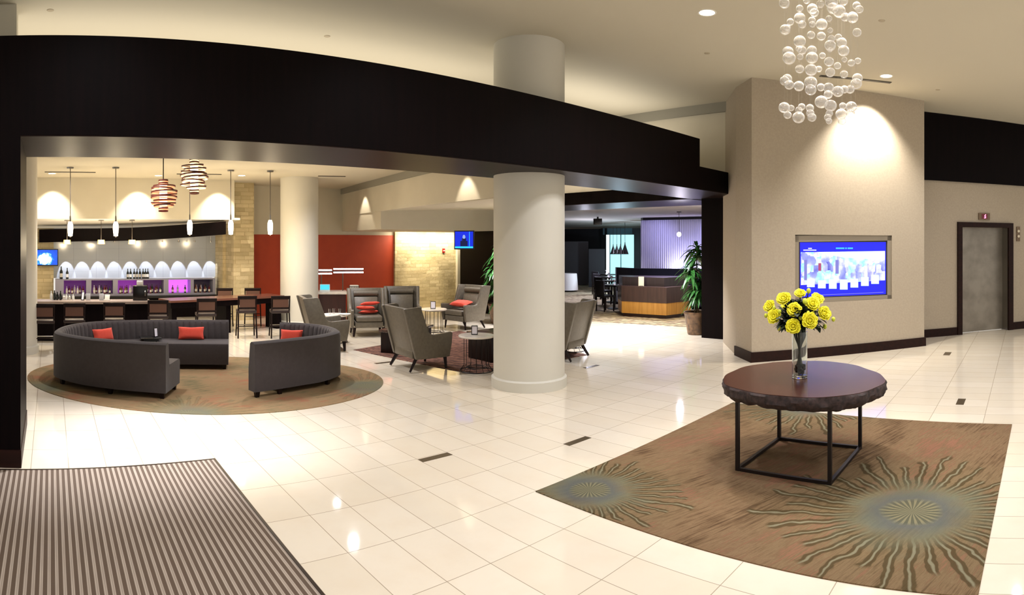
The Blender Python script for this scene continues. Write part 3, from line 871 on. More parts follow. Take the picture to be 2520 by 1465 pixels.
# bouquet
LEAF = M('dark_leaf', '#0a170c', .5, var='#13260f', vs=30.0)
STEM = M('dark_stem', '#142012', .6)
YEL = M('yellow_petal', '#e9df12', .55, var='#f4ee3a', vs=60.0)
YEL2 = M('amber_petal', '#e09a14', .55)
BUDM = M('yellow_green_bud', '#c8d23a', .5)
bq = thing('flower_bouquet', 'bouquet of yellow peonies with dark leaves standing in the tall glass vase', 'flowers', vp + Vector((0, 0, .03)))
def petal(m, c, d, up, w, h, cup):
    """cupped petal from c, growing along 'up', facing outwards along d"""
    side = d.cross(up).normalized(); n = 5; rows = []
    for i in range(n + 1):
        v = i / n; ww = w * (math.sin(PI * (.12 + .80 * v)) ** .7)
        base = c + up * h * v + d * (cup * (v ** 1.6))
        row = []
        for j in range(5):
            u = j / 2 - 1
            ruf = .006 * math.sin(9 * u + 5 * v) * v
            row.append(m.bm.verts.new(base + side * ww * u - d * (ww * .55 * u * u) + d * ruf))
        rows.append(row)
    for A, B in zip(rows, rows[1:]):
        for j in range(4): m.bm.faces.new((A[j], A[j + 1], B[j + 1], B[j]))
def bloom_mesh(r, seed):
    random.seed(seed); m = MB()
    for ring, (cnt, op, ln, wd) in enumerate(((5, .15, .50, .30), (7, .45, .66, .38), (9, .85, .80, .44), (11, 1.25, .90, .50), (12, 1.7, .92, .52))):
        for k in range(cnt):
            a = 2 * PI * k / cnt + ring * .7 + random.uniform(-.2, .2)
            d = Vector((math.cos(a), math.sin(a), 0)); up = (Vector((0, 0, 1)) * math.cos(op * .75) + d * math.sin(op * .75)).normalized()
            dd = (d * math.cos(op * .75) - Vector((0, 0, 1)) * math.sin(op * .75)).normalized()
            petal(m, d * r * .12 * ring, dd, up, r * wd, r * ln * random.uniform(.9, 1.1), -r * .25)
    return m
c0v = vp + Vector((0, 0, .43))
def bpt(px, py, dd): return at(px, py, 5.62 + dd) - (vp + Vector((0, 0, .03)))
cen = bpt(1966, 790, 0)
blooms = [(1928, 735, -.06, .062), (1969, 722, .05, .050), (1954, 762, -.15, .062), (2000, 747, -.10, .064), (2012, 735, .02, .056), (2029, 771, -.07, .060), (1905, 779, -.08, .062), (1893, 753, .02, .054), (1952, 803, -.22, .062), (1993, 789, -.23, .066), (1935, 752, .16, .055), (1990, 760, .17, .055)]
buds = [(1990, 716, 0, .022), (1905, 758, -.05, .016), (1919, 767, -.1, .017), (1885, 777, 0, .018), (1917, 808, -.1, .020), (1981, 742, -.12, .024), (1970, 783, -.17, .018), (1989, 770, -.18, .016), (2030, 804, -.05, .020), (2051, 786, 0, .019), (1978, 796, -.17, .020)]
tocam = (Vector((0, 0, EYE + .1)) - vp).normalized()
for i, (px, py, dd, r) in enumerate(blooms):
    p = bpt(px, py, dd); nrm = ((p - cen + Vector((0, 0, .05))).normalized() + tocam * 1.25).normalized()
    o = bloom_mesh(r * .87, i).build('bloom', YEL, bq)
    o.location = p - nrm * r * .4; o.rotation_mode = 'QUATERNION'; o.rotation_quaternion = nrm.to_track_quat('Z', 'Y')
    o.modifiers.new('thick', 'SOLIDIFY').thickness = .0015
    core = MB().ball((0, 0, r * .34), r * .24, 10, 6).build('flower_centre', YEL2, o)
for (px, py, dd, r) in buds:
    p = bpt(px, py, dd); o = MB().ball((0, 0, 0), r * .95, 10, 8, (1, 1, 1.25)).build('bud', BUDM, bq); o.location = p
m = MB(); random.seed(11)
for k in range(20):
    a = 2 * PI * k / 20; b = a + 2.4
    lo = Vector((.035 * math.cos(b), .035 * math.sin(b), .02)); mid = Vector((.03 * math.cos(a) * .3, .03 * math.sin(a) * .3, .24)); hi = Vector((.05 * math.cos(a), .05 * math.sin(a), .385))
    px, py, dd, r = (blooms + buds)[k]
    m.tube(catmull([lo, mid, hi, hi.lerp(bpt(px, py, dd), .5) + Vector((0, 0, .02)), bpt(px, py, dd)], 5), .0055, 6)
m.build('stems', STEM, bq)
m = MB()
def leaf(m, p, d, up, L, w):
    side = d.cross(up)
    if side.length < .01: side = Vector((1, 0, 0))
    side.normalize(); rows = []
    for i in range(5):
        v = i / 4; ww = w * math.sin(PI * min(.98, .06 + v * .92)); b = p + d * L * v + up * (-.25 * L * v * v)
        rows.append([m.bm.verts.new(b - side * ww + up * ww * .25), m.bm.verts.new(b), m.bm.verts.new(b + side * ww + up * ww * .25)])
    for A, B in zip(rows, rows[1:]):
        for j in range(2): m.bm.faces.new((A[j], A[j + 1], B[j + 1], B[j]))
random.seed(5)
for k in range(760):
    th = random.uniform(0, 2 * PI); ph = random.uniform(-.35, PI / 2); rad = random.uniform(.03, .215)
    d = Vector((math.cos(th) * math.cos(ph), math.sin(th) * math.cos(ph), math.sin(ph) * .72))
    p = cen + Vector((0, 0, .0)) + Vector((d.x * rad, d.y * rad, d.z * rad))
    if (p - cen).dot(tocam) > .16 and p.z < cen.z + .02: continue
    dd = (d + Vector((random.uniform(-.6, .6), random.uniform(-.6, .6), random.uniform(-.6, .5)))).normalized()
    leaf(m, p, dd, Vector((0, 0, 1)), random.uniform(.055, .095), random.uniform(.016, .028))
lv = m.build('leaves', LEAF, bq); lv['kind'] = 'stuff'

# ================================================================== CHANDELIER
def cl(px, py, H):
    d = (H - EYE) * FPX / (Y0 - py); b = brg(px); return Vector((d * math.sin(b), d * math.cos(b), H))
BUB = bpy.data.materials.new('blown_glass_bubble'); BUB.use_nodes = True; g = NG(BUB)
g.N.remove(g.b); out = g.N['Material Output']
lw = g.N.new('ShaderNodeLayerWeight'); lw.inputs[0].default_value = .35
tr = g.N.new('ShaderNodeBsdfTransparent'); tr.inputs[0].default_value = (.97, .97, .97, 1)
gs = g.N.new('ShaderNodeBsdfGlossy'); gs.inputs['Roughness'].default_value = .06; gs.inputs[0].default_value = (1, 1, 1, 1)
df = g.N.new('ShaderNodeBsdfDiffuse'); df.inputs[0].default_value = (1, .98, .95, 1)
m1_ = g.N.new('ShaderNodeMixShader'); g.l(g.mapr(lw.outputs['Facing'], .15, .9, .14, .85), m1_.inputs[0]); g.l(tr.outputs[0], m1_.inputs[1]); g.l(gs.outputs[0], m1_.inputs[2])
m2_ = g.N.new('ShaderNodeMixShader'); g.l(g.mapr(lw.outputs['Facing'], .1, .9, .15, .5), m2_.inputs[0]); g.l(m1_.outputs[0], m2_.inputs[1]); g.l(df.outputs[0], m2_.inputs[2])
g.l(m2_.outputs[0], out.inputs[0])
bub = [(1930,8,13),(1968,21,9),(1999,22,13),(2004,31,11),(2019,10,10),(2046,5,16),(2049,20,14),(2076,3,11),(2065,28,16),(2080,42,11),(2098,43,14),(2108,14,10),(2115,23,10),(1968,45,14),(1974,60,10),(1945,54,9),(1938,68,8),(1932,73,13),(1998,50,9),(1999,60,8),(2022,60,14),(2040,46,8),(2043,75,7),(1996,86,10),(2021,89,11),(2109,80,11),(1968,102,15),(1966,120,8),(2046,95,9),(2063,92,9),(2043,112,14),(2071,105,13),(2076,125,14),(2043,123,6),(1939,128,14),(1942,143,16),(1974,124,11),(1998,124,12),(1998,142,15),(2024,137,8),(1969,140,8),(2040,152,12),(2078,147,7),(2095,155,9),(2111,150,8),(2061,162,9),(1968,170,11),(1996,172,15),(2015,170,8),(2043,178,12),(2077,183,10),(2110,193,13),(1937,194,12),(1931,199,12),(1942,209,12),(1966,212,13),(1995,203,16),(1995,221,14),(2020,215,10),(2039,216,13),(2038,233,11),(2062,225,14),(2078,220,10),(2092,220,11),(2107,206,14),(2021,251,16),(2044,260,15),(1930,265,14),(1947,266,8),(1938,283,10),(1973,263,9),(1966,271,9),(1965,289,15),(1993,266,10),(1994,279,10),(1998,289,11),(2041,279,9),(2037,289,9),(2040,298,8),(2074,261,9),(2095,263,14),(2070,281,14),(2093,279,11),(2105,272,9),(2072,298,10),(1985,2,8)]
random.seed(21)
cc = at(2018, 600, 5.7); cc.z = HC
ch = thing('bubble_chandelier', 'cascading chandelier of clear blown glass bubbles hanging above the slab table', 'chandelier', cc)
MB().lathe([(0, -.04), (.50, -.04), (.52, -.03), (.52, 0), (0, 0)], 40).build('canopy', WHITEM, ch)
strands = {}
unit = MB().ball((0, 0, 0), 1.0, 22, 14, (1, 1, .92))
bmesh.ops.recalc_face_normals(unit.bm, faces=unit.bm.faces[:])
bme = bpy.data.meshes.new('bubble'); unit.bm.to_mesh(bme); unit.bm.free(); bme.materials.append(BUB); bme.shade_smooth()
mw = MB(); caps = MB()
for px, py, r in bub:
    key = round(px / 9)
    if key not in strands: strands[key] = random.uniform(-.34, .34)
    d = 5.7 + strands[key] + random.uniform(-.02, .02)
    p = at(px, py, d) - cc; rr = r * d / FPX * 1.02
    o = bpy.data.objects.new('bubble', bme); COL.objects.link(o); o.parent = ch; o.location = p; o.scale = (rr, rr, rr)
    mw.tube([(p.x, p.y, p.z + rr * .9), (p.x, p.y, -.04)], .0004, 4)
mw.build('suspension_wires', BUB, ch)['kind'] = 'stuff'
for k in range(5):
    a = 2 * PI * k / 5
    MB().lathe([(0, -.046), (.035, -.046), (.035, -.04), (0, -.04)], 16, (.3 * math.cos(a), .3 * math.sin(a))).build('bulb', LAMP, ch)

# ================================================================== SCREEN IN THE PIER
def sp(px, py, off): 
    a = (P1[0] - nx.x * off, P1[1] - nx.y * off); b = (P2[0] - nx.x * off, P2[1] - nx.y * off)
    return onl(a, b, px, py)
def quad(m, x0, y0, x1, y1, off, t=.004, y0b=None, y1b=None):
    y0b = y0 if y0b is None else y0b; y1b = y1 if y1b is None else y1b
    m.slab([sp(x0, y1, off), sp(x1, y1b, off), sp(x1, y0b, off), sp(x0, y0, off)], -nx * t); return m
scr = thing('wall_screen', 'lit blue information display recessed in the beige pier', 'screen', (0, 0, 0))
m = MB()
quad(m, 1957, 580, 2196, 596, .02, .10, 577, 592); quad(m, 1957, 735, 2196, 750, .02, .10, 726, 741)
quad(m, 1957, 580, 1966, 750, .02, .10); quad(m, 2184, 577, 2196, 741, .02, .10)
m.build('steel_surround', M('dull_steel', '#8c8272', .5, metal=.1), scr, smooth=False)
m = MB(); quad(m, 1965, 592, 2185, 738, .045, .03, 589, 730); m.build('bezel', M('silver_bezel', '#3a3632', .3, metal=.4), scr, smooth=False)
BLUE = M('screen_blue', '#05081e', .3, emit='#0a12e8', es=1.5)
m = MB(); quad(m, 1969, 597, 2180, 732, .041, .004, 596, 724); m.build('screen_panel', BLUE, scr, smooth=False)
PIC = bpy.data.materials.new('screen_picture'); PIC.use_nodes = True; g = NG(PIC)
n1 = g.noise(g.obj(), 3.2, 3)
vv = g.N.new('ShaderNodeTexVoronoi'); vv.distance = 'CHEBYCHEV'; vv.inputs['Scale'].default_value = 7.0
x, y, z = g.sep(g.obj()); g.l(g.comb(g.math('MULTIPLY', x, 1.6), 0.0, g.math('MULTIPLY', z, .8)), vv.inputs['Vector'])
cr = g.ramp(g.math('ADD', g.math('MULTIPLY', n1, .7), g.math('MULTIPLY', g.sep(vv.outputs['Color'])[0], .4)), [(.25, '#4a4ac8'), (.42, '#a8b0f0'), (.52, '#ffffff'), (.62, '#9ae0f4'), (.74, '#f4f0ff'), (.9, '#6a70d8')])
g.l(cr, g.b.inputs['Emission Color']); g.b.inputs['Emission Strength'].default_value = 1.25; g.b.inputs['Base Color'].default_value = (0, 0, 0, 1)
m = MB(); quad(m, 1971, 621, 2178, 702, .0395, .002, 618, 690); m.build('picture_area', PIC, scr, smooth=False)
CEILP = M('screen_white', '#000000', .3, emit='#fbfdff', es=1.5)
LAV = M('screen_lavender', '#000000', .3, emit='#8c88e0', es=1.0)
m = MB(); m.slab([sp(2010, 621, .0385), sp(2178, 618, .0385), sp(2178, 640, .0385), sp(2075, 634, .0385)], -nx * .001); m.build('picture_ceiling', CEILP, scr, smooth=False)
for a_, b_, c_, d_ in ((2056, 640, 2064, 674), (1979, 640, 1986, 690)):
    m = MB(); quad(m, a_, b_, c_, d_, .0385, .001); m.build('picture_column', LAV, scr, smooth=False)
m = MB(); quad(m, 2014, 648, 2021, 667, .038, .001); m.build('picture_red_banner', M('screen_pink', '#000000', .3, emit='#c04a80', es=1.0), scr, smooth=False)
TILE = M('screen_tile', '#000000', .3, emit='#d4fbff', es=1.45)
for i, (x0, y0, y1) in enumerate([(1986, 686, 707), (2013, 690, 710), (2040, 688, 711), (2067, 688, 713), (2093, 686, 708), (2119, 682, 704), (2144, 677, 699)]):
    m = MB(); quad(m, x0, y0, x0 + 19, y1, .038, .0015); m.build('menu_tile', TILE, scr, smooth=False)
TIT = M('screen_cyan', '#000000', .3, emit='#38b8ff', es=1.5)
for xa_, xb_ in ((2057, 2078), (2080, 2084), (2086, 2099)):
    m = MB(); quad(m, xa_, 609.5, xb_, 613, .039, .001); m.build('title_word', TIT, scr, smooth=False)
for q_ in ((1989, 610.5, 1998, 612.6), (1977, 614.8, 2009, 617)):
    m = MB(); quad(m, *q_, .039, .001); m.build('logo_line', CEILP, scr, smooth=False)
m = MB(); quad(m, 2020, 725.5, 2174, 726.8, .039, .001, 719, 720.3); m.build('ticker_line', LAV, scr, smooth=False)

# ================================================================== TELEVISIONS
def tv(label, loc, rz, w, h, mk, tilt=.08):
    t = thing('television', label, 'television', loc, rz)
    MB().box(-w / 2, w / 2, 0, .05, -h / 2, h / 2, .008).rot(tilt, 'X').build('casing', BLACK, t)
    MB().box(-w / 2 + .025, w / 2 - .025, -.004, .0, -h / 2 + .03, h / 2 - .025).rot(tilt, 'X').build('screen', mk, t, smooth=False)
    MB().box(-.05, .05, .05, .20, -.06, .06).build('wall_bracket', BLKMET, t, smooth=False)
    return t
def tvmat(name, stops, sc, loc=(0, 0, 0)):
    m = bpy.data.materials.new(name); m.use_nodes = True; g = NG(m)
    x, y, z = g.sep(g.obj()); dx = g.math('SUBTRACT', x, loc[0]); dz = g.math('SUBTRACT', z, loc[2])
    r = g.math('SQRT', g.math('ADD', g.math('MULTIPLY', dx, dx), g.math('MULTIPLY', g.math('MULTIPLY', dz, dz), 1.7)))
    f = g.math('ADD', g.math('MULTIPLY', r, 2.6), g.math('MULTIPLY', g.math('SUBTRACT', g.noise(g.obj(), sc, 4), .5), .7))
    g.l(g.ramp(f, stops), g.b.inputs['Emission Color']); g.b.inputs['Emission Strength'].default_value = 1.5; g.b.inputs['Base Color'].default_value = (0, 0, 0, 1)
    return m
tp = at(108, 634, 16.76)
tv('wide television with blue splash picture on the stone wall left of the bar', tp, -brg(108), .78, .46, tvmat('tv_splash', [(.0, '#ffffff'), (.42, '#eefaff'), (.52, '#28a0ff'), (.62, '#0a5ae0'), (1, '#0648c8')], 14.0, (.02, 0, -.04)), .04)
tp = at(1142, 591, 15.0)
t = tv('television showing a newsreader, mounted by the dark portal wall', tp, -brg(1142) - .25, .50, .46, M('tv_blue', '#000000', .3, emit='#0a2ad0', es=1.3), -.02)
m = MB(); m.lathe([(0, -.02), (.05, -.02), (.055, .03), (.03, .06), (0, .07)], 14); 
for v in m.bm.verts: v.co.y = v.co.y * .05 - .006
m.box(-.09, .09, -.009, -.006, -.15, -.02); m.build('newsreader_picture', M('tv_dark_suit', '#000000', .3, emit='#10184a', es=1), t, smooth=False)
m = MB(); 
m.lathe([(0, .03), (.03, .04), (.035, .08), (.02, .12), (0, .125)], 14)
for v in m.bm.verts: v.co.y = v.co.y * .05 - .009
m.build('newsreader_face', M('tv_face', '#000000', .3, emit='#a0b8e8', es=1), t)
m = MB(); m.box(-.225, .225, -.008, -.005, -.195, -.155); m.box(.13, .14, -.008, -.005, -.15, .2); m.build('caption_bar', M('tv_cyan', '#000000', .3, emit='#30c8f0', es=1.4), t, smooth=False)
m = MB(); b0 = at(1167, 590, 15.0)
# ================================================================== PENDANTS
WBAND = M('bent_wood_band', '#4a1a12', .5, var='#6e3020', vs=12.0)
AMB = M('lit_shade_liner', '#ffe6c0', .5, emit='#ffd9a0', es=1.6)
def ring_pendant(label, loc, zc, H, R0, top, seed, liner):
    random.seed(seed)
    t = thing('ring_pendant', label, 'pendant lamp', (loc.x, loc.y, top))
    MB().lathe([(0, -.02), (.06, -.02), (.06, 0), (0, 0)], 18).build('canopy', BLKMET, t)
    MB().tube([(0, 0, -.02), (0, 0, zc + H / 2 - top)], .008, 6).build('rod', BLKMET, t)
    MB().lathe([(0, -H * .38), (.055, -H * .38), (.06, -H * .3), (.06, H * .3), (.055, H * .38), (0, H * .38)], 18).move((0, 0, zc - top)).build('glowing_core', M('lit_core', '#ffffff', .5, emit='#ffeccb', es=3.5), t)
    n = 12
    for k in range(n):
        v = k / (n - 1); rr = R0 * (.34 + .66 * math.sin(PI * (.08 + .84 * v)) ** .9) * random.uniform(.86, 1.06)
        if k in (0, 1, n - 1, n - 2): rr = R0 * .36
        z = zc - top + H * (.5 - v); dx, dy = (random.uniform(-.03, .03), random.uniform(-.03, .03)) if 1 < k < n - 2 else (0, 0)
        th = R0 * .05
        m = MB(); m.lathe([(rr, -th), (rr, th), (rr - .008, th), (rr - .008, -th), (rr, -th)], 36); m.rot(random.uniform(-.09, .09), 'X').rot(random.uniform(-.09, .09), 'Y').move((dx, dy, z))
        wr_ = m.build('wood_ring', WBAND, t)
        if k < n - 1:
            m = MB(); m.lathe([(rr * .93, -th * 2.6), (rr * .93, -th), (rr * .93 - .003, -th), (rr * .93 - .003, -th * 2.6), (rr * .93, -th * 2.6)], 36).move((dx, dy, z)); m.build('paper_liner', liner, wr_)
p = at(402, 482, 9.6); ring_pendant('lower ringed wooden pendant lamp glowing red underneath, left of the other', p, p.z, .47, .21, HB, 4, M('lit_orange_liner', '#ffb890', .5, emit='#ff9a68', es=1.1))
p = at(478, 434, 9.2); ring_pendant('higher ringed wooden pendant lamp glowing cream, partly hidden by the dark header', p, p.z, .50, .20, HB, 9, AMB)
PG = M('lit_milk_glass', '#ffffff', .4, emit='#fff0d4', es=3.5)
def mini(label, px, pyc, d, y0=545, y1=582, group='glass pendants over the bar'):
    p = at(px, y0, d); q = at(px, y1, d); top = at(px, pyc, d).z
    t = thing('glass_pendant', label, 'pendant lamp', (p.x, p.y, HB)); h = p.z - q.z; z1 = p.z - HB
    MB().lathe([(0, -.03), (.07, -.03), (.075, 0), (0, 0)], 18).build('canopy', CHROME, t)
    MB().tube([(0, 0, -.03), (0, 0, z1 + .10)], .008, 6).build('rod', M('dark_bronze_rod', '#4a4238', .4), t)
    MB().tube([(0, 0, z1 + .12), (0, 0, z1)], .016, 8).build('socket', CHROME, t)
    MB().lathe([(0, 0), (.035, 0), (.058, -h * .22), (.06, -h * .5), (.045, -h * .97), (0, -h)], 20).move((0, 0, z1)).build('glass_shade', PG, t)
    MB().lathe([(0, -h - .02), (.014, -h - .02), (.022, -h), (0, -h)], 10).move((0, 0, z1)).build('finial', CHROME, t)
    return p, (p.z + q.z) / 2
minis = []
for lab, px, pyc, d in (('first white glass pendant on the left in the row over the bar', 173, 412, 13.0), ('second white glass pendant from the left in the row over the bar', 285, 413, 13.0),
                        ('white glass pendant hanging below the higher ringed lamp', 467, 418, 13.3), ('white glass pendant in front of the tall stone pier', 568, 420, 13.5), ('white glass pendant over the red wall beside the far column', 665, 421, 13.6)):
    dy = 0 if px < 300 else -4
    minis.append(mini(lab, px, pyc, d, 546 + dy, 582 + dy))
AMBL = M('lit_amber_shade', '#ffd9a0', .5, emit='#ffb658', es=1.2)
for k, px in enumerate((165, 249, 325)):
    p = at(px, 547, 15.35); 
    t = thing('amber_pendant', 'short amber pendant lamp below the dark fascia, %s' % ('leftmost of three', 'middle one of three', 'rightmost of three')[k], 'pendant lamp', (p.x, p.y, 2.585), 0, 'amber pendants over the bar')
    MB().lathe([(0, -.02), (.07, -.02), (.07, 0), (0, 0)], 16).build('canopy', CHROME, t)
    zz = at(px, 596, 15.35).z - 2.585
    MB().tube([(0, 0, -.02), (0, 0, zz + .05)], .007, 6).build('rod', M('dark_bronze_rod'), t)
    MB().lathe([(0, .055), (.085, .055), (.095, -.05), (0, -.05)], 20).move((0, 0, zz)).build('shade', AMBL, t)

# ================================================================== BAR
CAB = M('grey_lilac_lacquer', '#8f8ea0', .3)
cy = YW - .42
def bf(px, py): return onl((0, cy), (1, cy), px, py)
cab = thing('back_bar_cabinet', 'long pale back bar cabinet with six purple lit niches', 'cabinet', (bf(330, 0).x, cy, 0))
ox = bf(330, 0).x
zt_, zb_ = bf(330, 687).z, bf(330, 724).z
niches = [(157, 212), (225, 278), (290, 340), (353, 403), (415, 469), (477, 524)]
m = MB(); X0, X1 = bf(136, 0).x - ox, bf(530, 0).x - ox
m.box(X0, X1, 0, .42, zt_ - .03, zt_); m.box(X0, X1, 0, .42, zb_ - .04, zb_ + .01); m.box(X0, X1, .40, .42, zb_, zt_)
e = [bf(136, 0).x - ox] + [v for a, b in niches for v in (bf(a, 0).x - ox, bf(b, 0).x - ox)] + [bf(530, 0).x - ox]
for i in range(0, len(e), 2): m.box(e[i], e[i + 1], 0, .40, zb_ + .01, zt_ - .03)
m.build('carcass', CAB, cab, smooth=False)
cols = [('#6a2278', .55), ('#5a2464', .5), ('#9030a0', .8), ('#58245c', .5), ('#c45ae8', 1.7), ('#1c1428', .4)]
for i, (a, b) in enumerate(niches):
    MB().box(bf(a, 0).x - ox, bf(b, 0).x - ox, .385, .399, zb_ + .01, zt_ - .03).build('lit_niche_back', M('niche_glow_%d' % i, '#221026', .4, emit=cols[i][0], es=cols[i][1]), cab, smooth=False)
MB().box(X0, X1, -.18, .42, zb_ - .10, zb_ - .041).build('dark_worktop', BLACK, cab, smooth=False)
MB().box(X0, X1, 0, .42, 0.0, zb_ - .101).build('base_cupboards', ESP, cab, smooth=False)
BD = M('dark_bottle_glass', '#101410', .08); LAB = M('white_paper_label', '#dcd8d0', .6)
def bottle(r=.034, h=.27, mat=BD, label=True, body=.58):
    t = bpy.data.objects.new('bottle', None); COL.objects.link(t)
    gb = MB().lathe([(0, 0), (r, 0), (r, h * body), (r * .8, h * (body + .07)), (r * .36, h * (body + .17)), (r * .34, h), (0, h)], 14).build('glass_body', mat, t)
    if label: MB().lathe([(r + .0006, h * .14), (r + .0006, h * .44)], 14).build('paper_label', LAB, gb)
    return t
b0_ = bottle()
first = True
for k, px in enumerate((317, 324, 333, 340, 347, 355, 361, 367)):
    p = bf(px, 0); o = b0_ if first else copy_tree(b0_); first = False
    o.location = (p.x, YW - .2, zt_ + .0006)
    tag(o, 'dark wine bottle in the row of eight on the back bar ledge', 'bottle', 'eight wine bottles on the back bar ledge')
for lab, px, s in (('larger dark bottle with pale label at the left end of the back bar ledge', 151, 1.25), ('slimmer dark bottle second from the left end of the back bar ledge', 166, 1.1)):
    o = copy_tree(b0_); p = bf(px, 0); o.location = (p.x, YW - .2, zt_ + .0006); o.scale = (s, s, s); tag(o, lab, 'bottle'); 
    if 'group' in o: del o['group']
# liquor in the niches
tints = [M('amber_liquor', '#5a2a10', .1), M('clear_liquor', '#b8b0c0', .1), M('green_liquor', '#1a3018', .1), M('red_liquor', '#5a1018', .1)]
protos = []
for mm in tints:
    o = bottle(.03, .21, mm, True, .6); protos.append(o)
used = set(); random.seed(8)
words = ('first', 'second', 'third', 'fourth', 'fifth', 'sixth')
for i, (a, b) in enumerate(niches):
    if i == 4: cnt = 3
    else: cnt = 7
    for k in range(cnt):
        q = random.randrange(4); o = protos[q] if q not in used else copy_tree(protos[q]); used.add(q)
        px = a + 4 + (b - a - 8) * (k + .5) / cnt
        p = bf(px, 0); o.location = (p.x, cy + (.10, .26)[k % 2], zb_ + .0106); s = random.uniform(.9, 1.12); o.scale = (s, s, s)
        tag(o, 'small liquor bottle inside the %s niche from the left of the back bar' % words[i], 'bottle', 'liquor bottles in the %s niche' % words[i])
# little spot lamps under the fascia
sl0 = None
for k in range(10):
    p = onl((0, YW - .50), (1, YW - .50), 163 + k * 39.5, 0)
    if sl0 is None:
        sl0 = thing('bar_spotlight', 'tiny spotlight under the dark fascia over the white back bar wall', 'ceiling light', (p.x, p.y, 2.04), 0, 'spotlights over the back bar wall')
        MB().lathe([(.022, 0), (.022, .05), (0, .05)], 12).build('housing', CHROME, sl0); MB().lathe([(0, .004), (.018, .004)], 12).build('lamp_disc', LAMP, sl0)
        MB().tube([(0, 0, .05), (0, 0, .37)], .006, 5).build('stem', CHROME, sl0)
    else: copy_tree(sl0, None, None, (p.x, p.y, 2.04))
# front bar counter
ct = thing('bar_counter', 'long dark bar counter with pale stone top behind the sofas', 'counter', at(230, 700, 12.9).xy.to_3d())
o_ = at(230, 700, 12.9)
A_, B_ = at(60, 746, 12.6), at(372, 742, 12.6)
dA = (B_ - A_); dA.z = 0; dA.normalize(); nA = Vector((dA.y, -dA.x, 0)); 
if nA.dot(-A_) < 0: nA = -nA
zc = .83; org = Vector((o_.x, o_.y, 0))
def P_(v, z): w_ = v - org; return Vector((w_.x, w_.y, z))
m = MB(); m.slab([P_(A_, zc - .05), P_(B_, zc - .05), P_(B_ - nA * .55, zc - .05), P_(A_ - nA * .55, zc - .05)], (0, 0, .05)); m.build('counter_top', M('taupe_stone_top', '#9a8a80', .25), ct, smooth=False)
m = MB(); a_, b_ = A_ - nA * .22, B_ - nA * .22; m.slab([P_(a_, 0), P_(b_, 0), P_(b_ - nA * .3, 0), P_(a_ - nA * .3, 0)], (0, 0, zc - .051)); m.build('counter_front', ESP, ct, smooth=False)
# things along the counter
m = MB(); random.seed(12)
def on_counter(px, back=.3):
    b = onl(tuple((A_ - nA * back)[:2]), tuple((B_ - nA * back)[:2]), px, 0); b.z = zc + .0006; return b
GLW = M('pale_glass', '#d4d6d0', .1)
for k, px in enumerate((126, 134, 141, 149, 157, 163, 171, 180)):
    p = on_counter(px, .35); h = (.19, .20, .17, .19, .12, .13, .11, .13)[k]
    mt = (GLW, BD, BD, BD, GLW, GLW, GLW, GLW)[k]
    o = MB().lathe([(0, 0), (.026, 0), (.028, h * .6), (.012, h * .78), (.012, h), (0, h)], 12).build('bottle', mt, loc=p)
    tag(o, 'small bottle or jar in the cluster at the left end of the bar counter', 'bottle', 'bottles at the left end of the counter')
p = on_counter(203); 
menu_stand('menu_card', 'tilted white menu card on the bar counter', p, R(-20), .17, .05, .35)
for px, w_, lab in ((217, .09, 'white folded card standing on the bar counter, left one'), (250, .10, 'pale square card standing on the bar counter, right one')):
    p = on_counter(px); tag(MB().box(-w_ / 2, w_ / 2, -.008, .008, 0, .14, .003).build('table_card', M('grey_white_card', '#c8ccd0', .6), loc=p, rz=-brg(px)), lab, 'card')
p = on_counter(263); 
t = thing('card_terminal', 'white angular payment terminal on the bar counter', 'terminal', p, R(-30))
MB().box(-.06, .06, -.04, .04, 0, .02, .004).build('base', WHITEM, t); MB().box(-.055, .055, -.006, .006, .02, .12, .003).rot(-.3, 'X').build('screen_panel', WHITEM, t)
p = on_counter(345, .3)
t = thing('beverage_station', 'black drinks dispenser with white top on the bar counter', 'drinks dispenser', p, -brg(345))
MB().box(-.15, .15, -.12, .12, 0, .30, .01).build('body', BLACK, t); MB().box(-.07, .05, -.08, .08, .3006, .40, .01).build('white_tub', WHITEM, t); MB().tube([(.1, -.13, .2), (.1, -.16, .18), (.1, -.16, .1)], .012, 8).build('tap', CHROME, t)
# high communal table
t0_ = at(560, 700, 13.9); org2 = Vector((t0_.x, t0_.y, 0))
T0, T1 = at(421, 0, 13.2), at(700, 0, 14.6)
dT = (T1 - T0); dT.z = 0; dT.normalize(); nT = Vector((dT.y, -dT.x, 0)); 
if nT.dot(-T0) < 0: nT = -nT
ht = thing('high_table', 'long high communal table with dark frame right of the bar counter', 'table', org2)
def Q_(v, z): w_ = v - org2; return Vector((w_.x, w_.y, z))
m = MB(); m.slab([Q_(T0, .74), Q_(T1, .74), Q_(T1 - nT * .7, .74), Q_(T0 - nT * .7, .74)], (0, 0, .045)); m.build('table_top', M('table_walnut', '#6a4438', .2), ht, smooth=False)
m = MB(); m.slab([Q_(T0 - nT * .02, .62), Q_(T1 - nT * .02, .62), Q_(T1 - nT * .68, .62), Q_(T0 - nT * .68, .62)], (0, 0, .12)); m.build('apron', ESP, ht, smooth=False)
for f in (.02, .48, .95):
    v = T0.lerp(T1, f); v.z = 0
    m = MB(); m.slab([Q_(v - nT * .1, 0), Q_(v + dT * .12 - nT * .1, 0), Q_(v + dT * .12 - nT * .6, 0), Q_(v - nT * .6, 0)], (0, 0, .62)); m.build('leg', ESP, ht, smooth=False)
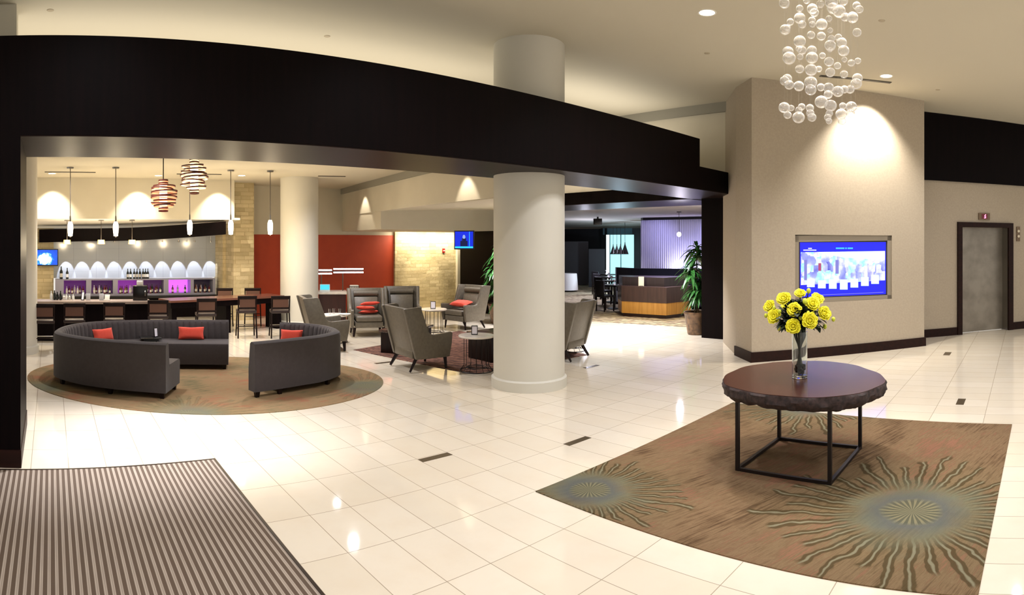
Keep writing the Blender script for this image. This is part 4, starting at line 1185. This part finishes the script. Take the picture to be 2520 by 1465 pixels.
# bar stools
CANE = M('tan_cane_panel', '#5c3c2c', .6)
def stool(label):
    t = thing('bar_stool', label, 'bar stool'); H = .90
    for sy in (-1, 1):
        MB().tube([(-.22, sy * .20, .006), (-.17, sy * .185, .56), (-.21, sy * .19, H)], .017, 6).build('rear_post', DKLEG, t)
        MB().tube([(.21, sy * .20, .006), (.17, sy * .18, .54)], .016, 6).build('leg', DKLEG, t)
        MB().tube([(-.20, sy * .193, .20), (.195, sy * .193, .20)], .010, 6).build('side_rail', DKLEG, t)
    MB().tube([(.195, -.19, .24), (.195, .19, .24)], .011, 6).build('foot_rail', CHROME, t)
    MB().tube([(-.205, -.19, .26), (-.205, .19, .26)], .010, 6).build('back_rail', DKLEG, t)
    MB().box(-.20, .20, -.20, .20, .53, .59, .015).build('seat', M('stool_dark_seat', '#2a1a16', .5), t)
    m = MB(); m.box(-.225, -.19, -.19, .19, H - .07, H, .006); m.box(-.21, -.18, -.19, .19, .62, .66, .006); m.build('back_frame', DKLEG, t)
    MB().box(-.212, -.19, -.165, .165, .66, H - .07).build('cane_panel', CANE, t, smooth=False)
    return t
sts = [('bar stool at the left end of the counter, seen over the sofa back', 183, 11.7), ('second bar stool from the left at the counter', 281, 11.8), ('bar stool at the right end of the counter beside the drinks dispenser', 389, 12.3),
       ('bar stool at the left end of the high table', 506, 12.7), ('bar stool at the high table standing clear of the sofa, all legs in view', 606, 13.3), ('bar stool at the high table cut off by the far column', 688, 13.3), ('bar stool partly hidden behind the left cream column', 108, 11.6)]
s0 = None
for lab, px, d in sts:
    p = at(px, 0, d); p.z = 0
    if s0 is None: s0 = stool(lab); o = s0
    else: o = copy_tree(s0, None, lab)
    o.location = p; o.rotation_euler = (0, 0, PI / 2 - brg(px) + (.12 if px > 400 else 0))
for lab, px, d in (('bar stool on the far side of the high table near the stone pier', 553, 15.2), ('bar stool on the far side of the high table before the red wall', 622, 15.2)):
    p = at(px, 0, d); p.z = 0; copy_tree(s0, None, lab, p, -PI / 2 - brg(px))

# ================================================================== BUFFET IN FRONT OF THE RED WALL
bp_ = at(812, 0, 15.9); bp_.z = 0
t = thing('buffet_counter', 'white topped dark buffet counter with heat lamps before the red wall', 'counter', bp_, -brg(812))
MB().box(-.30, .42, -.35, .35, .73, .79, .004).build('counter_top', MARW, t)
MB().box(-.28, .40, -.30, .33, 0, .73).build('counter_base', wood('mahogany_panel', '#2a0f0c', '#3d1812', .35, axis=2), t, smooth=False)
MB().box(.45, 1.6, -.2, .45, 0, .79, .004).build('side_counter', ESP, t, smooth=False)
t = thing('heat_lamp', 'steel gantry with two pairs of white lit heat lamp bars on the buffet counter', 'heat lamp', bp_ + Vector((0, 0, .7906)), -brg(812))
WL = M('lit_tube', '#ffffff', .4, emit='#ffffff', es=7.0)
for s in (-.22, .33):
    MB().tube([(s, .1, 0), (s, .1, .44)], .014, 8).build('post', CHROME, t)
for x0, x1, z in ((-.29, .05, .44), (-.29, .05, .53), (.09, .86, .47), (.09, .86, .56)):
    MB().tube([(x0, .08 - (.05 if z < .5 else 0), z), (x1, .08, z)], .017, 8).build('lit_bar', WL, t)
MB().tube([(-.29, .1, .49), (.86, .1, .52)], .010, 8).build('gantry_rail', BLKMET, t)
bq0 = bp_ + Vector((0, 0, .7906))
def loc_b(x, y): 
    a = -brg(812); return bq0 + Vector((x * math.cos(a) - y * math.sin(a), x * math.sin(a) + y * math.cos(a), 0))
t = thing('laptop', 'open laptop with cyan lit screen at the left end of the buffet', 'laptop', loc_b(-.13, -.05), -brg(812))
MB().box(-.13, .13, -.09, .09, 0, .015).build('keyboard_base', WHITEM, t, smooth=False)
MB().box(-.13, .13, .085, .095, .015, .17).build('lid', WHITEM, t, smooth=False)
MB().box(-.115, .115, .079, .0845, .03, .155).build('lit_screen', M('laptop_cyan', '#000000', .3, emit='#4ac8e8', es=1.4), t, smooth=False)
t = thing('wire_basket', 'wire basket of white packets on the side counter right of the buffet', 'basket', loc_b(.62, .0), -brg(812))
m = MB()
for z in (.005, .06, .12): m.tube([(-.13, -.1, z), (.13, -.1, z), (.13, .1, z), (-.13, .1, z)], .006, 6, closed=True)
for x_ in (-.13, -.065, 0, .065, .13): m.tube([(x_, -.1, 0), (x_, -.1, .12)], .004, 5); m.tube([(x_, .1, 0), (x_, .1, .12)], .004, 5)
m.build('wire_frame', BLKMET, t)
MB().box(-.11, .11, -.08, .08, .012, .15, .01).build('packets', WHITEM, t)
# fire alarm on the stone wall
p = onl((0, YF - .1), (1, YF - .1), 1091, 617)
t = thing('fire_alarm', 'small red fire alarm pull station on the stone wall', 'fire alarm', p)
MB().box(-.045, .045, -.04, 0, -.07, .07, .006).build('housing', M('alarm_red', '#a01818', .4), t)
MB().box(-.035, .035, -.045, -.0405, -.015, .012).build('pull_bar', WHITEM, t)

# ================================================================== PLANTS
POT = M('bronze_planter', '#7a5c40', .45, var='#4a3626', vs=10.0)
LF2 = M('glossy_green_leaf', '#1d4a20', .35, var='#3f7a34', vs=14.0)
def plant(label, loc, seed, H=1.75, avoid=None):
    random.seed(seed)
    t = thing('potted_dracaena', label, 'potted plant', loc)
    MB().lathe([(0, 0), (.18, 0), (.20, .02), (.27, .44), (.285, .46), (.285, .50), (.26, .50), (.25, .45), (0, .44)], 30).build('planter', POT, t)
    MB().lathe([(0, .442), (.249, .442), (.249, .455), (0, .455)], 24).build('soil', M('soil', '#2a1c12', .9), t)
    heads = [(.02, 0, H), (-.10, .06, H * .76), (.10, -.05, H * .62), (-.04, -.10, H * .50)]
    for hx, hy, hz in heads:
        MB().tube(catmull([(hx * .3, hy * .3, .45), (hx * .7, hy * .7, hz * .6), (hx, hy, hz)], 4), .016, 7).build('stem', M('dracaena_stem', '#6a5a40', .7), t)
    m = MB()
    for hx, hy, hz in heads:
        for k in range(74):
            a = random.uniform(0, 2 * PI); el_ = random.uniform(-.3, 1.2); L = random.uniform(.30, .52)
            d = Vector((math.cos(a) * math.cos(el_), math.sin(a) * math.cos(el_), math.sin(el_)))
            if avoid and avoid(loc + Vector((hx, hy, hz)) + d * L * .9): continue
            side = d.cross(Vector((0, 0, 1))).normalized(); rows = []
            b0 = Vector((hx, hy, hz - random.uniform(0, .28)))
            for i in range(7):
                v = i / 6; p = b0 + d * L * v + Vector((0, 0, -1)) * (L * .75 * v * v); w_ = .038 * math.sin(PI * min(.985, .10 + .88 * v))
                rows.append([m.bm.verts.new(p - side * w_), m.bm.verts.new(p + Vector((0, 0, -w_ * .3))), m.bm.verts.new(p + side * w_)])
            for A, B in zip(rows, rows[1:]):
                for j in range(2): m.bm.faces.new((A[j], A[j + 1], B[j + 1], B[j]))
    m.build('foliage', LF2, t)['kind'] = 'stuff'
    return t
pp = at(1714, 0, 13.75); pp.z = 0; plant('tall dracaena in a bronze planter beside the dark portal post', pp, 4, 1.95, lambda q: q.y < 6.66)
pp = at(1228, 0, 15.6); pp.z = 0; plant('dracaena showing at the left edge of the white column', pp, 6, 1.85)

# ================================================================== RESTAURANT
f0, f1, f2 = fl(1530, 779), fl(1640, 786), fl(1700, 778)
pod = thing('host_podium', 'dark panelled host podium with golden wood band at the restaurant entrance', 'podium', f1)
def poly(m, pts, z0, z1, inset=0.0):
    c = sum(pts, Vector()) / len(pts)
    m.prism([tuple(((p - c) * (1 - inset) + c - f1)[:2]) for p in pts], z0, z1); return m
back = Vector((.72, .70, 0))
pts4 = [f0, f1, f2, f2 + back * .3, f0 + back * .9]
poly(MB(), pts4, .006, .10, .04).build('plinth', M('oxblood_plinth', '#2a0806', .4), pod, smooth=False)
poly(MB(), pts4, .10, .42, .0).build('golden_wood_band', wood('golden_wood', '#b8822e', '#d09a44', .35, axis=2), pod, smooth=False)
poly(MB(), pts4, .42, .84, -.01).build('dark_panel', wood('umber_panel', '#33211e', '#432c28', .4, axis=2), pod, smooth=False)
pts5 = [p + back * .25 for p in pts4]
poly(MB(), pts5, .84, 1.08, .05).build('raised_shelf', wood('umber_panel2', '#241a1e', '#30222a', .4, axis=2), pod, smooth=False)
p = at(1578, 0, 16.9); 
t = thing('sign_card', 'white tilted card standing on the host podium', 'sign', (p.x, p.y, .8452), -brg(1578))
MB().box(-.075, .075, -.004, .004, 0, .26).rot(-.12, 'X').build('card', M('ivory_card', '#e8e2d0', .6), t, smooth=False)
MB().box(-.06, .06, -.004, .07, 0, .008).build('foot', BLACK, t, smooth=False)
# curtain wall lit from below
DSCR = bpy.data.materials.new('pleated_white_curtain'); DSCR.use_nodes = True; g = NG(DSCR)
g.b.inputs['Base Color'].default_value = lin('#d8d6e4'); g.b.inputs['Roughness'].default_value = .9
ca, cb = at(1577, 0, 22.5), at(1860, 0, 20.5)
t = thing('white_curtain', 'pleated white curtain screen glowing violet behind the host podium', 'curtain', ca.xy.to_3d())
n = 260; m = MB(); lo = []; hi = []
for k in range(n + 1):
    v = ca.lerp(cb, k / n) - ca; v.z = 0; o_ = Vector((.66, .75, 0)) * (.025 * math.sin(k * 1.25))
    lo.append(m.bm.verts.new(v + o_ + Vector((0, 0, .9)))); hi.append(m.bm.verts.new(v + o_ + Vector((0, 0, 2.84))))
for k in range(n): m.bm.faces.new((lo[k], lo[k + 1], hi[k + 1], hi[k]))
m.build('cloth', DSCR, t)
m = MB(); v = cb - ca; v.z = 0; m.slab([(0, 0, 2.84), (v.x, v.y, 2.84), (v.x, v.y, 2.93), (0, 0, 2.93)], (-.15, -.2, 0)); m.build('black_pelmet', BLACK, t, smooth=False)
m = MB(); m.slab([(.2, .25, .1), (v.x + .2, v.y + .25, .1), (v.x + .2, v.y + .25, .88), (.2, .25, .88)], (.1, .1, 0)); m.build('dado_panel', BLACK, t, smooth=False)
# banquette
ba, bm_, bb = at(1517, 0, 20.5), at(1580, 0, 19.6), at(1860, 0, 18.6)
t = thing('banquette', 'dark high backed banquette in front of the glowing curtain', 'banquette', ba.xy.to_3d())
m = MB(); pth = [Vector((p.x - ba.x, p.y - ba.y, 0)) for p in catmull([ba, bm_, at(1700, 0, 19.2), bb], 8)]
for a_, b_ in zip(pth, pth[1:]): m.slab([a_, b_, b_ + Vector((0, 0, 1.22)), a_ + Vector((0, 0, 1.22))], (.12, .14, 0))
m.build('high_back', fabric('midnight_velvet', '#10101c', '#1b1c2c'), t, smooth=False)
m = MB()
for a_, b_ in zip(pth, pth[1:]): m.slab([a_ + Vector((0, 0, .1)), b_ + Vector((0, 0, .1)), b_ + Vector((0, 0, .45)), a_ + Vector((0, 0, .45))], (-.3, -.34, 0))
m.build('bench_seat', fabric('midnight_velvet2', '#14141c', '#1e1e28'), t, smooth=False)
# lit window with cone pendants
wa, wb = at(1492, 0, 29.6), at(1560, 0, 29.4)
t = thing('window_1', 'tall cyan lit window at the back of the restaurant', 'window', wa.xy.to_3d()); t['kind'] = 'structure'
v = wb - wa; v.z = 0; z0_, z1_ = at(0, 700, 29.5).z, at(0, 578, 29.5).z; z0_ = max(z0_, .02)
for f0_, f1_ in ((0, .12), (.14, .52), (.54, 1)):
    m = MB(); m.slab([v * f0_ + Vector((0, 0, z0_)), v * f1_ + Vector((0, 0, z0_)), v * f1_ + Vector((0, 0, z1_)), v * f0_ + Vector((0, 0, z1_))], (.02, .02, 0))
    m.build('window_pane', M('lit_cyan_window', '#a8e8f0', .4, emit='#b4f2f8', es=1.05) if f0_ else M('lit_white_window', '#ffffff', .4, emit='#f0ffff', es=1.3), t, smooth=False)
m = MB()
for f_ in (.13, .53): m.tube([v * f_ + Vector((0, 0, z0_)), v * f_ + Vector((0, 0, z1_))], .03, 4)
m.build('window_frame', M('pale_teal_frame', '#7ab4b8', .5), t, smooth=False)
cone0 = None
for k, (px, y0_, s) in enumerate(((1509, 608, 1.0), (1518, 605, 1.0), (1527, 605, 1.0), (1538, 601, 1.15))):
    p = at(px, 626, 26 - k * .4)
    if cone0 is None:
        cone0 = thing('cone_pendant', 'black cone pendant lamp before the cyan window', 'pendant lamp', p, 0, 'black cone pendants by the window')
        MB().lathe([(0, .02), (.055 * 2.4, 0), (.02, .34), (.012, .42), (0, .42)], 16).build('cone_shade', BLACK, cone0)
        MB().tube([(0, 0, .4), (0, 0, 1.1)], .008, 5).build('cord', BLACK, cone0)
        o = cone0
    else: o = copy_tree(cone0, None, None, p)
    o.scale = (s, s, s)
# globe pendant
p = at(1671, 577, 15.5)
t = thing('globe_pendant', 'small lit globe pendant hanging on a cord before the white curtain', 'pendant lamp', (p.x, p.y, p.z))
MB().ball((0, 0, 0), .055, 14, 10, (1, 1, 1.1)).build('lit_globe', PG, t)
MB().tube([(0, 0, .05), (0, 0, at(0, 523, 15.5).z - p.z)], .006, 5).build('cord', BLKMET, t)
MB().lathe([(0, 0), (.06, 0), (.06, .02), (0, .02)], 14).move((0, 0, at(0, 523, 15.5).z - p.z)).build('canopy', BLKMET, t)
# speaker
p = at(1471, 546, 20)
t = thing('ceiling_speaker', 'black box loudspeaker hanging from the restaurant ceiling', 'loudspeaker', p, -brg(1471))
MB().box(-.14, .14, -.1, .1, -.10, .10, .01).build('cabinet', BLACK, t); MB().box(-.03, .03, -.03, .03, .10, .16).build('bracket', BLACK, t, smooth=False)
# dining chairs and tables
def dchair():
    t = thing('dining_chair', 'dark dining chair in the row along the restaurant carpet', 'chair', (0, 0, 0), 0, 'dark dining chairs in the restaurant')
    DC = M('black_dining_fabric', '#141216', .6)
    MB().box(-.21, .21, -.21, .21, .42, .48, .02).build('seat', DC, t); MB().box(-.23, -.18, -.20, .20, .48, .92, .02).build('backrest', DC, t)
    for sx in (-1, 1):
        for sy in (-1, 1): MB().box(sx * .18 - .015, sx * .18 + .015, sy * .18 - .015, sy * .18 + .015, .008, .42).build('leg', DKLEG, t, smooth=False)
    return t
dc = None
def dtable(first, loc, rz):
    if first is None:
        t = thing('dining_table', 'dark dining table with white settings in the restaurant', 'table', loc, rz, 'dark dining tables in the restaurant')
        MB().box(-.35, .35, -.35, .35, .71, .75, .005).build('table_top', BLACK, t); MB().lathe([(0, .008), (.22, .008), (.22, .03), (.035, .05), (.035, .71), (0, .71)], 16).build('pedestal', BLACK, t)
        return t
    return copy_tree(first, None, None, loc, rz)
dt = None; NAP = M('white_napkin', '#dcd6d8', .7)
for k in range(4):
    p = at(1489 - k * 5.0, 0, 18.4 + k * 2.0); p.z = 0
    if dc is None: dc = dchair(); o = dc
    else: o = copy_tree(dc)
    o.location = p; o.rotation_euler = (0, 0, R(-10 + 180 * 0))
    p2 = at(1512 - k * 6.5, 0, 19.0 + k * 2.2); p2.z = 0
    dt = dtable(dt, p2, 0) if dt is None else (dtable(dt, p2, 0), dt)[1]
    tag(MB().lathe([(0, 0), (.045, 0), (.01, .09), (.05, .17), (0, .15)], 10).build('folded_napkin', NAP, loc=p2 + Vector((-.2, -.15, .7506))), 'folded white napkin standing on a dark restaurant table', 'napkin', 'folded napkins on the restaurant tables')
p = at(1398, 0, 26); p.z = .008
t = thing('clothed_table', 'round table under a white cloth, just right of the column in the restaurant', 'table', p)
MB().lathe([(0, .75), (.36, .75), (.37, .73), (.40, .4), (.42, .06), (.40, .06), (.36, .72), (0, .735)], 28).build('tablecloth', M('white_cloth', '#e0dcd8', .8), t)
MB().lathe([(0, 0), (.2, 0), (.2, .03), (.04, .05), (.04, .7), (0, .7)], 14).build('pedestal', BLACK, t)
p = at(1489, 0, 28.5); p.z = .008
t = thing('display_cabinet', 'dark cabinet with glowing glassware left of the cyan window', 'cabinet', p, -brg(1489))
MB().box(-.75, .0, 0, .5, 0, 1.75).build('carcass', M('cabinet_black', '#0e0c12', .5), t, smooth=False)
m = MB()
for i in range(3):
    for j in range(2): m.lathe([(0, 0), (.05, 0), (.06, .18), (0, .18)], 8, (-.3 + j * .16, -.06)); 
m.build('glassware', GLW, t)
p = at(1402, 0, 30); p.z = .008
tag(MB().box(-.9, .9, 0, .5, 0, 2.1).build('dark_partition', M('dark_brown_partition', '#1c1110', .5), loc=p, rz=-brg(1402), smooth=False), 'dark brown timber partition at the back left of the restaurant', 'partition')

# ================================================================== CEILING FITTINGS
def downlight(label, p, r=.075, lit=True):
    t = thing('ceiling_downlight', label, 'ceiling light', (p.x, p.y, p.z))
    MB().lathe([(r, -.004), (r + .02, -.006), (r + .022, 0), (r, 0)], 28).build('trim_ring', WHITEM, t)
    MB().lathe([(0, -.003), (r, -.003), (r, 0), (0, 0)], 28).build('lamp_disc', LAMP if lit else WHITEM, t)
    return t
dl = []
for lab, px, py, H in (('bright downlight in the lobby ceiling left of the chandelier', 1740, 31, HC), ('downlight in the lobby ceiling right of the chandelier, above the screen pier', 2181, 187, HC),):
    p = cl(px, py, H); dl.append(p); downlight(lab, p, .095)
for lab, px, py in (('faint downlight in the bar ceiling at the far left', 128, 427), ('downlight in the bar ceiling behind the lower ringed lamp', 390, 436), ('downlight in the bar ceiling beside the stone pier', 595, 452)):
    d = min((HB - EYE) * FPX / (Y0 - py), 14.6); b = brg(px); downlight(lab, Vector((d * math.sin(b), d * math.cos(b), HB)), .08)
SLOT = M('black_slot', '#3a352c', .6)
k = 4
for (xa, ya, xb, yb, H) in ((2018, 186, 2192, 203, HC), (110, 423, 235, 424, HB), (435, 428, 545, 429, HB), (783, 433, 850, 434, HB)):
    a_ = cl(xa, ya, H); b_ = cl(xb, yb, H); dd = (b_ - a_).normalized(); nn_ = Vector((dd.y, -dd.x, 0)); k += 1
    m = MB(); up_ = Vector((0, 0, .002)); m.slab([a_ - nn_ * .04 + up_, b_ - nn_ * .04 + up_, b_ + nn_ * .04 + up_, a_ + nn_ * .04 + up_], (0, 0, -.014))
    tag(m.build('slot_diffuser', SLOT, smooth=False), {5: 'long dark air slot in the lobby ceiling in front of the screen pier', 6: 'thin dark air slot in the bar ceiling at the far left', 7: 'thin dark air slot in the bar ceiling behind the ringed lamps', 8: 'thin dark air slot in the bar ceiling right of the far column'}[k], 'air vent')
for k, (px, py, H, lab) in enumerate(((805, 89, HC, 'above the middle of the dark header'), (124, 25, HC, 'near the top left corner of the picture'), (2170, 51, HC, 'right of the chandelier'), (2308, 221, HC, 'above the dark bulkhead'), (1740, 131, HC, 'between column and chandelier'))):
    p = cl(px, py, H); t = thing('sprinkler_head', 'small recessed sprinkler cap in the lobby ceiling %s' % lab, 'sprinkler', p)
    MB().lathe([(0, -.008), (.04, -.006), (.045, 0), (0, 0)], 18).build('cover_plate', M('sprinkler_cap', '#b0a48c', .6), t)

# ================================================================== LIGHT
w = bpy.data.worlds.new('world'); scene.world = w; w.use_nodes = True
bg = w.node_tree.nodes['Background']; bg.inputs[0].default_value = lin('#fff8ee'); bg.inputs[1].default_value = .95
def lamp(kind, loc, energy, color='#fdf9f6', size=.1, aim=None, angle=60, blend=.5, sx=None):
    l = bpy.data.lights.new('lamp_light', kind); l.energy = energy; l.color = lin(color)[:3]
    if kind == 'AREA':
        l.shape = 'RECTANGLE'; l.size = size; l.size_y = sx or size
    else: l.shadow_soft_size = size
    if kind == 'SPOT': l.spot_size = R(angle); l.spot_blend = blend
    o = bpy.data.objects.new('lamp_light', l); COL.objects.link(o); o.location = loc
    if aim is not None:
        o.rotation_euler = (Vector(aim) - Vector(loc)).to_track_quat('-Z', 'Y').to_euler()
    return o
def down(x, y, z, e, ang=110, blend=1, size=.08, color='#fbf9ff'):
    return lamp('SPOT', (x, y, z - .05), e, color, size, (x, y, 0), ang, blend)
# lobby downlights
for x in (.5, 3.6, 6.7, 9.8):
    for y in (-2.0, 1.0, 4.0):
        if x > 9 and y > 3: continue
        down(x, y, HC, 270, 130)
down(dl[0].x, dl[0].y, HC, 260, 130)
# scallop on the pier
s = dl[1]; tgt = onl(P1, P2, 2128, 350); q = tgt + nx * .55; lamp('SPOT', (q.x, q.y, HC - .06), 620, '#fff6e8', .05, tgt + Vector((0, 0, -.5)), 96, .75)
# unseen area lights added above the bar ceiling, standing in for bounce on the lobby ceiling
for loc_, e_, sz in (((2.6, 8.1, 3.72), 72, 8.4), ((9.0, 7.6, 3.72), 34, 3.2)):
    o = lamp('AREA', loc_, e_, '#fff6ea', sz, None, sx=1.2); o.rotation_euler = (PI, 0, 0)
# chandelier bulbs
for k in range(5):
    a = 2 * PI * k / 5; q = cc + Vector((.3 * math.cos(a), .3 * math.sin(a), -.07)); lamp('SPOT', q, 110, '#fff4e4', .03, q + Vector((0, 0, -1)), 50, .6)
# soffit lights making the hot floor band
for x, y, e in ((.4, 6.15, 420), (1.5, 6.2, 380), (2.6, 6.3, 120)): down(x, y, ZH, e, 70, .8)
# lounge and bar ceiling
for x, y, e in ((1.0, 9.0, 240), (3.6, 9.2, 280), (5.4, 10.2, 300), (.6, 12.6, 280), (3.4, 12.6, 280), (5.9, 11.9, 260)): down(x, y, HB, e, 140)
# wall washers on the bar bulkhead and on the side bulkhead
for px in (130, 345, 548):
    p = onl((0, YB - .42), (1, YB - .42), px, 0); lamp('SPOT', (p.x, p.y, HB - .05), 260, '#fff0da', .03, (p.x, YB, HB - 1.6), 84, .8)
for f, z in ((.35, 2.7), (1.45, 2.7)):
    a, b = (BW[0], BW[1]) if f < 1 else (BW[1], BW[2]); g_ = f % 1
    q = Vector((a[0] + (b[0] - a[0]) * g_, a[1] + (b[1] - a[1]) * g_, HB - .05)); lamp('SPOT', q + Vector((-.35, .05, 0)), 60, '#fff0da', .03, q + Vector((0, 0, -1.2)), 65, .5)
# cove over stone alcove
for f in (.12, .37, .62, .87):
    x = sl + (sr - sl) * f; lamp('AREA', (x, YF - .45, 2.34), 16, '#fff0d0', .5, (x, YF - .1, 1.6), sx=.08)
lamp('SPOT', (fw(1030, 0).x, YF - 1.0, 2.3), 90, '#ffeecc', .03, (fw(1035, 0).x, YF, .9), 60, .6)
# white back bar wall scallops
for k in range(10):
    px = 163 + k * 39.5; p = onl((0, YW - .50), (1, YW - .50), px, 0); q = onl((0, YW), (1, YW), px, 0)
    lamp('SPOT', (p.x, p.y, 2.03), 85, '#eef2ff', .008, (q.x, YW, 1.15), 29, .12)
# floor beyond the wing chairs and by the portal
down(10.4, 9.4, 3.25, 800, 100, .7); down(10.5, 7.8, 3.25, 900, 100, .7); down(9.7, 11.5, 2.86, 420, 105)
# restaurant
lamp('SPOT', at(1690, 655, 20.9) + Vector((0, 0, -.15)), 70, '#c8c4ff', .05, at(1690, 560, 22), 150, 1)
for px in (1650, 1700, 1745):
    q = onl(tuple(ca[:2]), tuple(cb[:2]), px, 0); q.z = .98; o_ = Vector((-.66, -.75, 0)) * .4; lamp('SPOT', q + o_, 26, '#e4e0ff', .05, q + Vector((0, 0, .5)), 140, 1)
for px in (1600, 1760): lamp('SPOT', at(px, 600, 20.8) + Vector((0, 0, .7)), 50, '#b8b4ff', .1, at(px, 600, 22), 120, 1)
for px, d in ((1440, 22), (1640, 17.5), (1560, 25)): p = at(px, 0, d); down(p.x, p.y, 2.6, 420, 140, color='#e8e4ff')
for px, d in ((1560, 16.0), (1660, 15.6)): p = at(px, 0, d); down(p.x, p.y, ZH - .02, 260, 110, color='#fff0dc')  # spots without fittings, added to brighten the host podium
# pendants
for p, z in minis: lamp('POINT', (p.x, p.y, z - .35), 40, '#ffe8c0', .06)
scene.view_settings.view_transform = 'Standard'; scene.view_settings.look = 'None'
scene.view_settings.exposure = 0; scene.view_settings.gamma = 1; scene.view_settings.use_curve_mapping = False
scene.cycles.max_bounces = 8; scene.cycles.diffuse_bounces = 4; scene.cycles.glossy_bounces = 4; scene.cycles.transmission_bounces = 8; scene.cycles.transparent_max_bounces = 24
scene.cycles.caustics_reflective = False; scene.cycles.caustics_refractive = False; scene.cycles.sample_clamp_indirect = 6
scene.cycles.use_denoising = True

for px in (165, 249, 325):
    p = at(px, 600, 15.2); lamp('POINT', (p.x, p.y - .15, 2.1), 12, '#ffe8c0', .05)

p = at(1671, 577, 15.5); lamp('POINT', (p.x - .1, p.y - .1, p.z - .12), 40, '#f4ecff', .06)
p = at(1524, 640, 25); lamp('POINT', (p.x, p.y, p.z - .3), 120, '#c8e8ff', .1)
p = at(1440, 640, 24); lamp('POINT', (p.x, p.y, 2.0), 60, '#e0e0f4', .1)
down(12.0, .2, HC, 130, 130)  # extra downlight without a fitting, added to brighten the lift wall
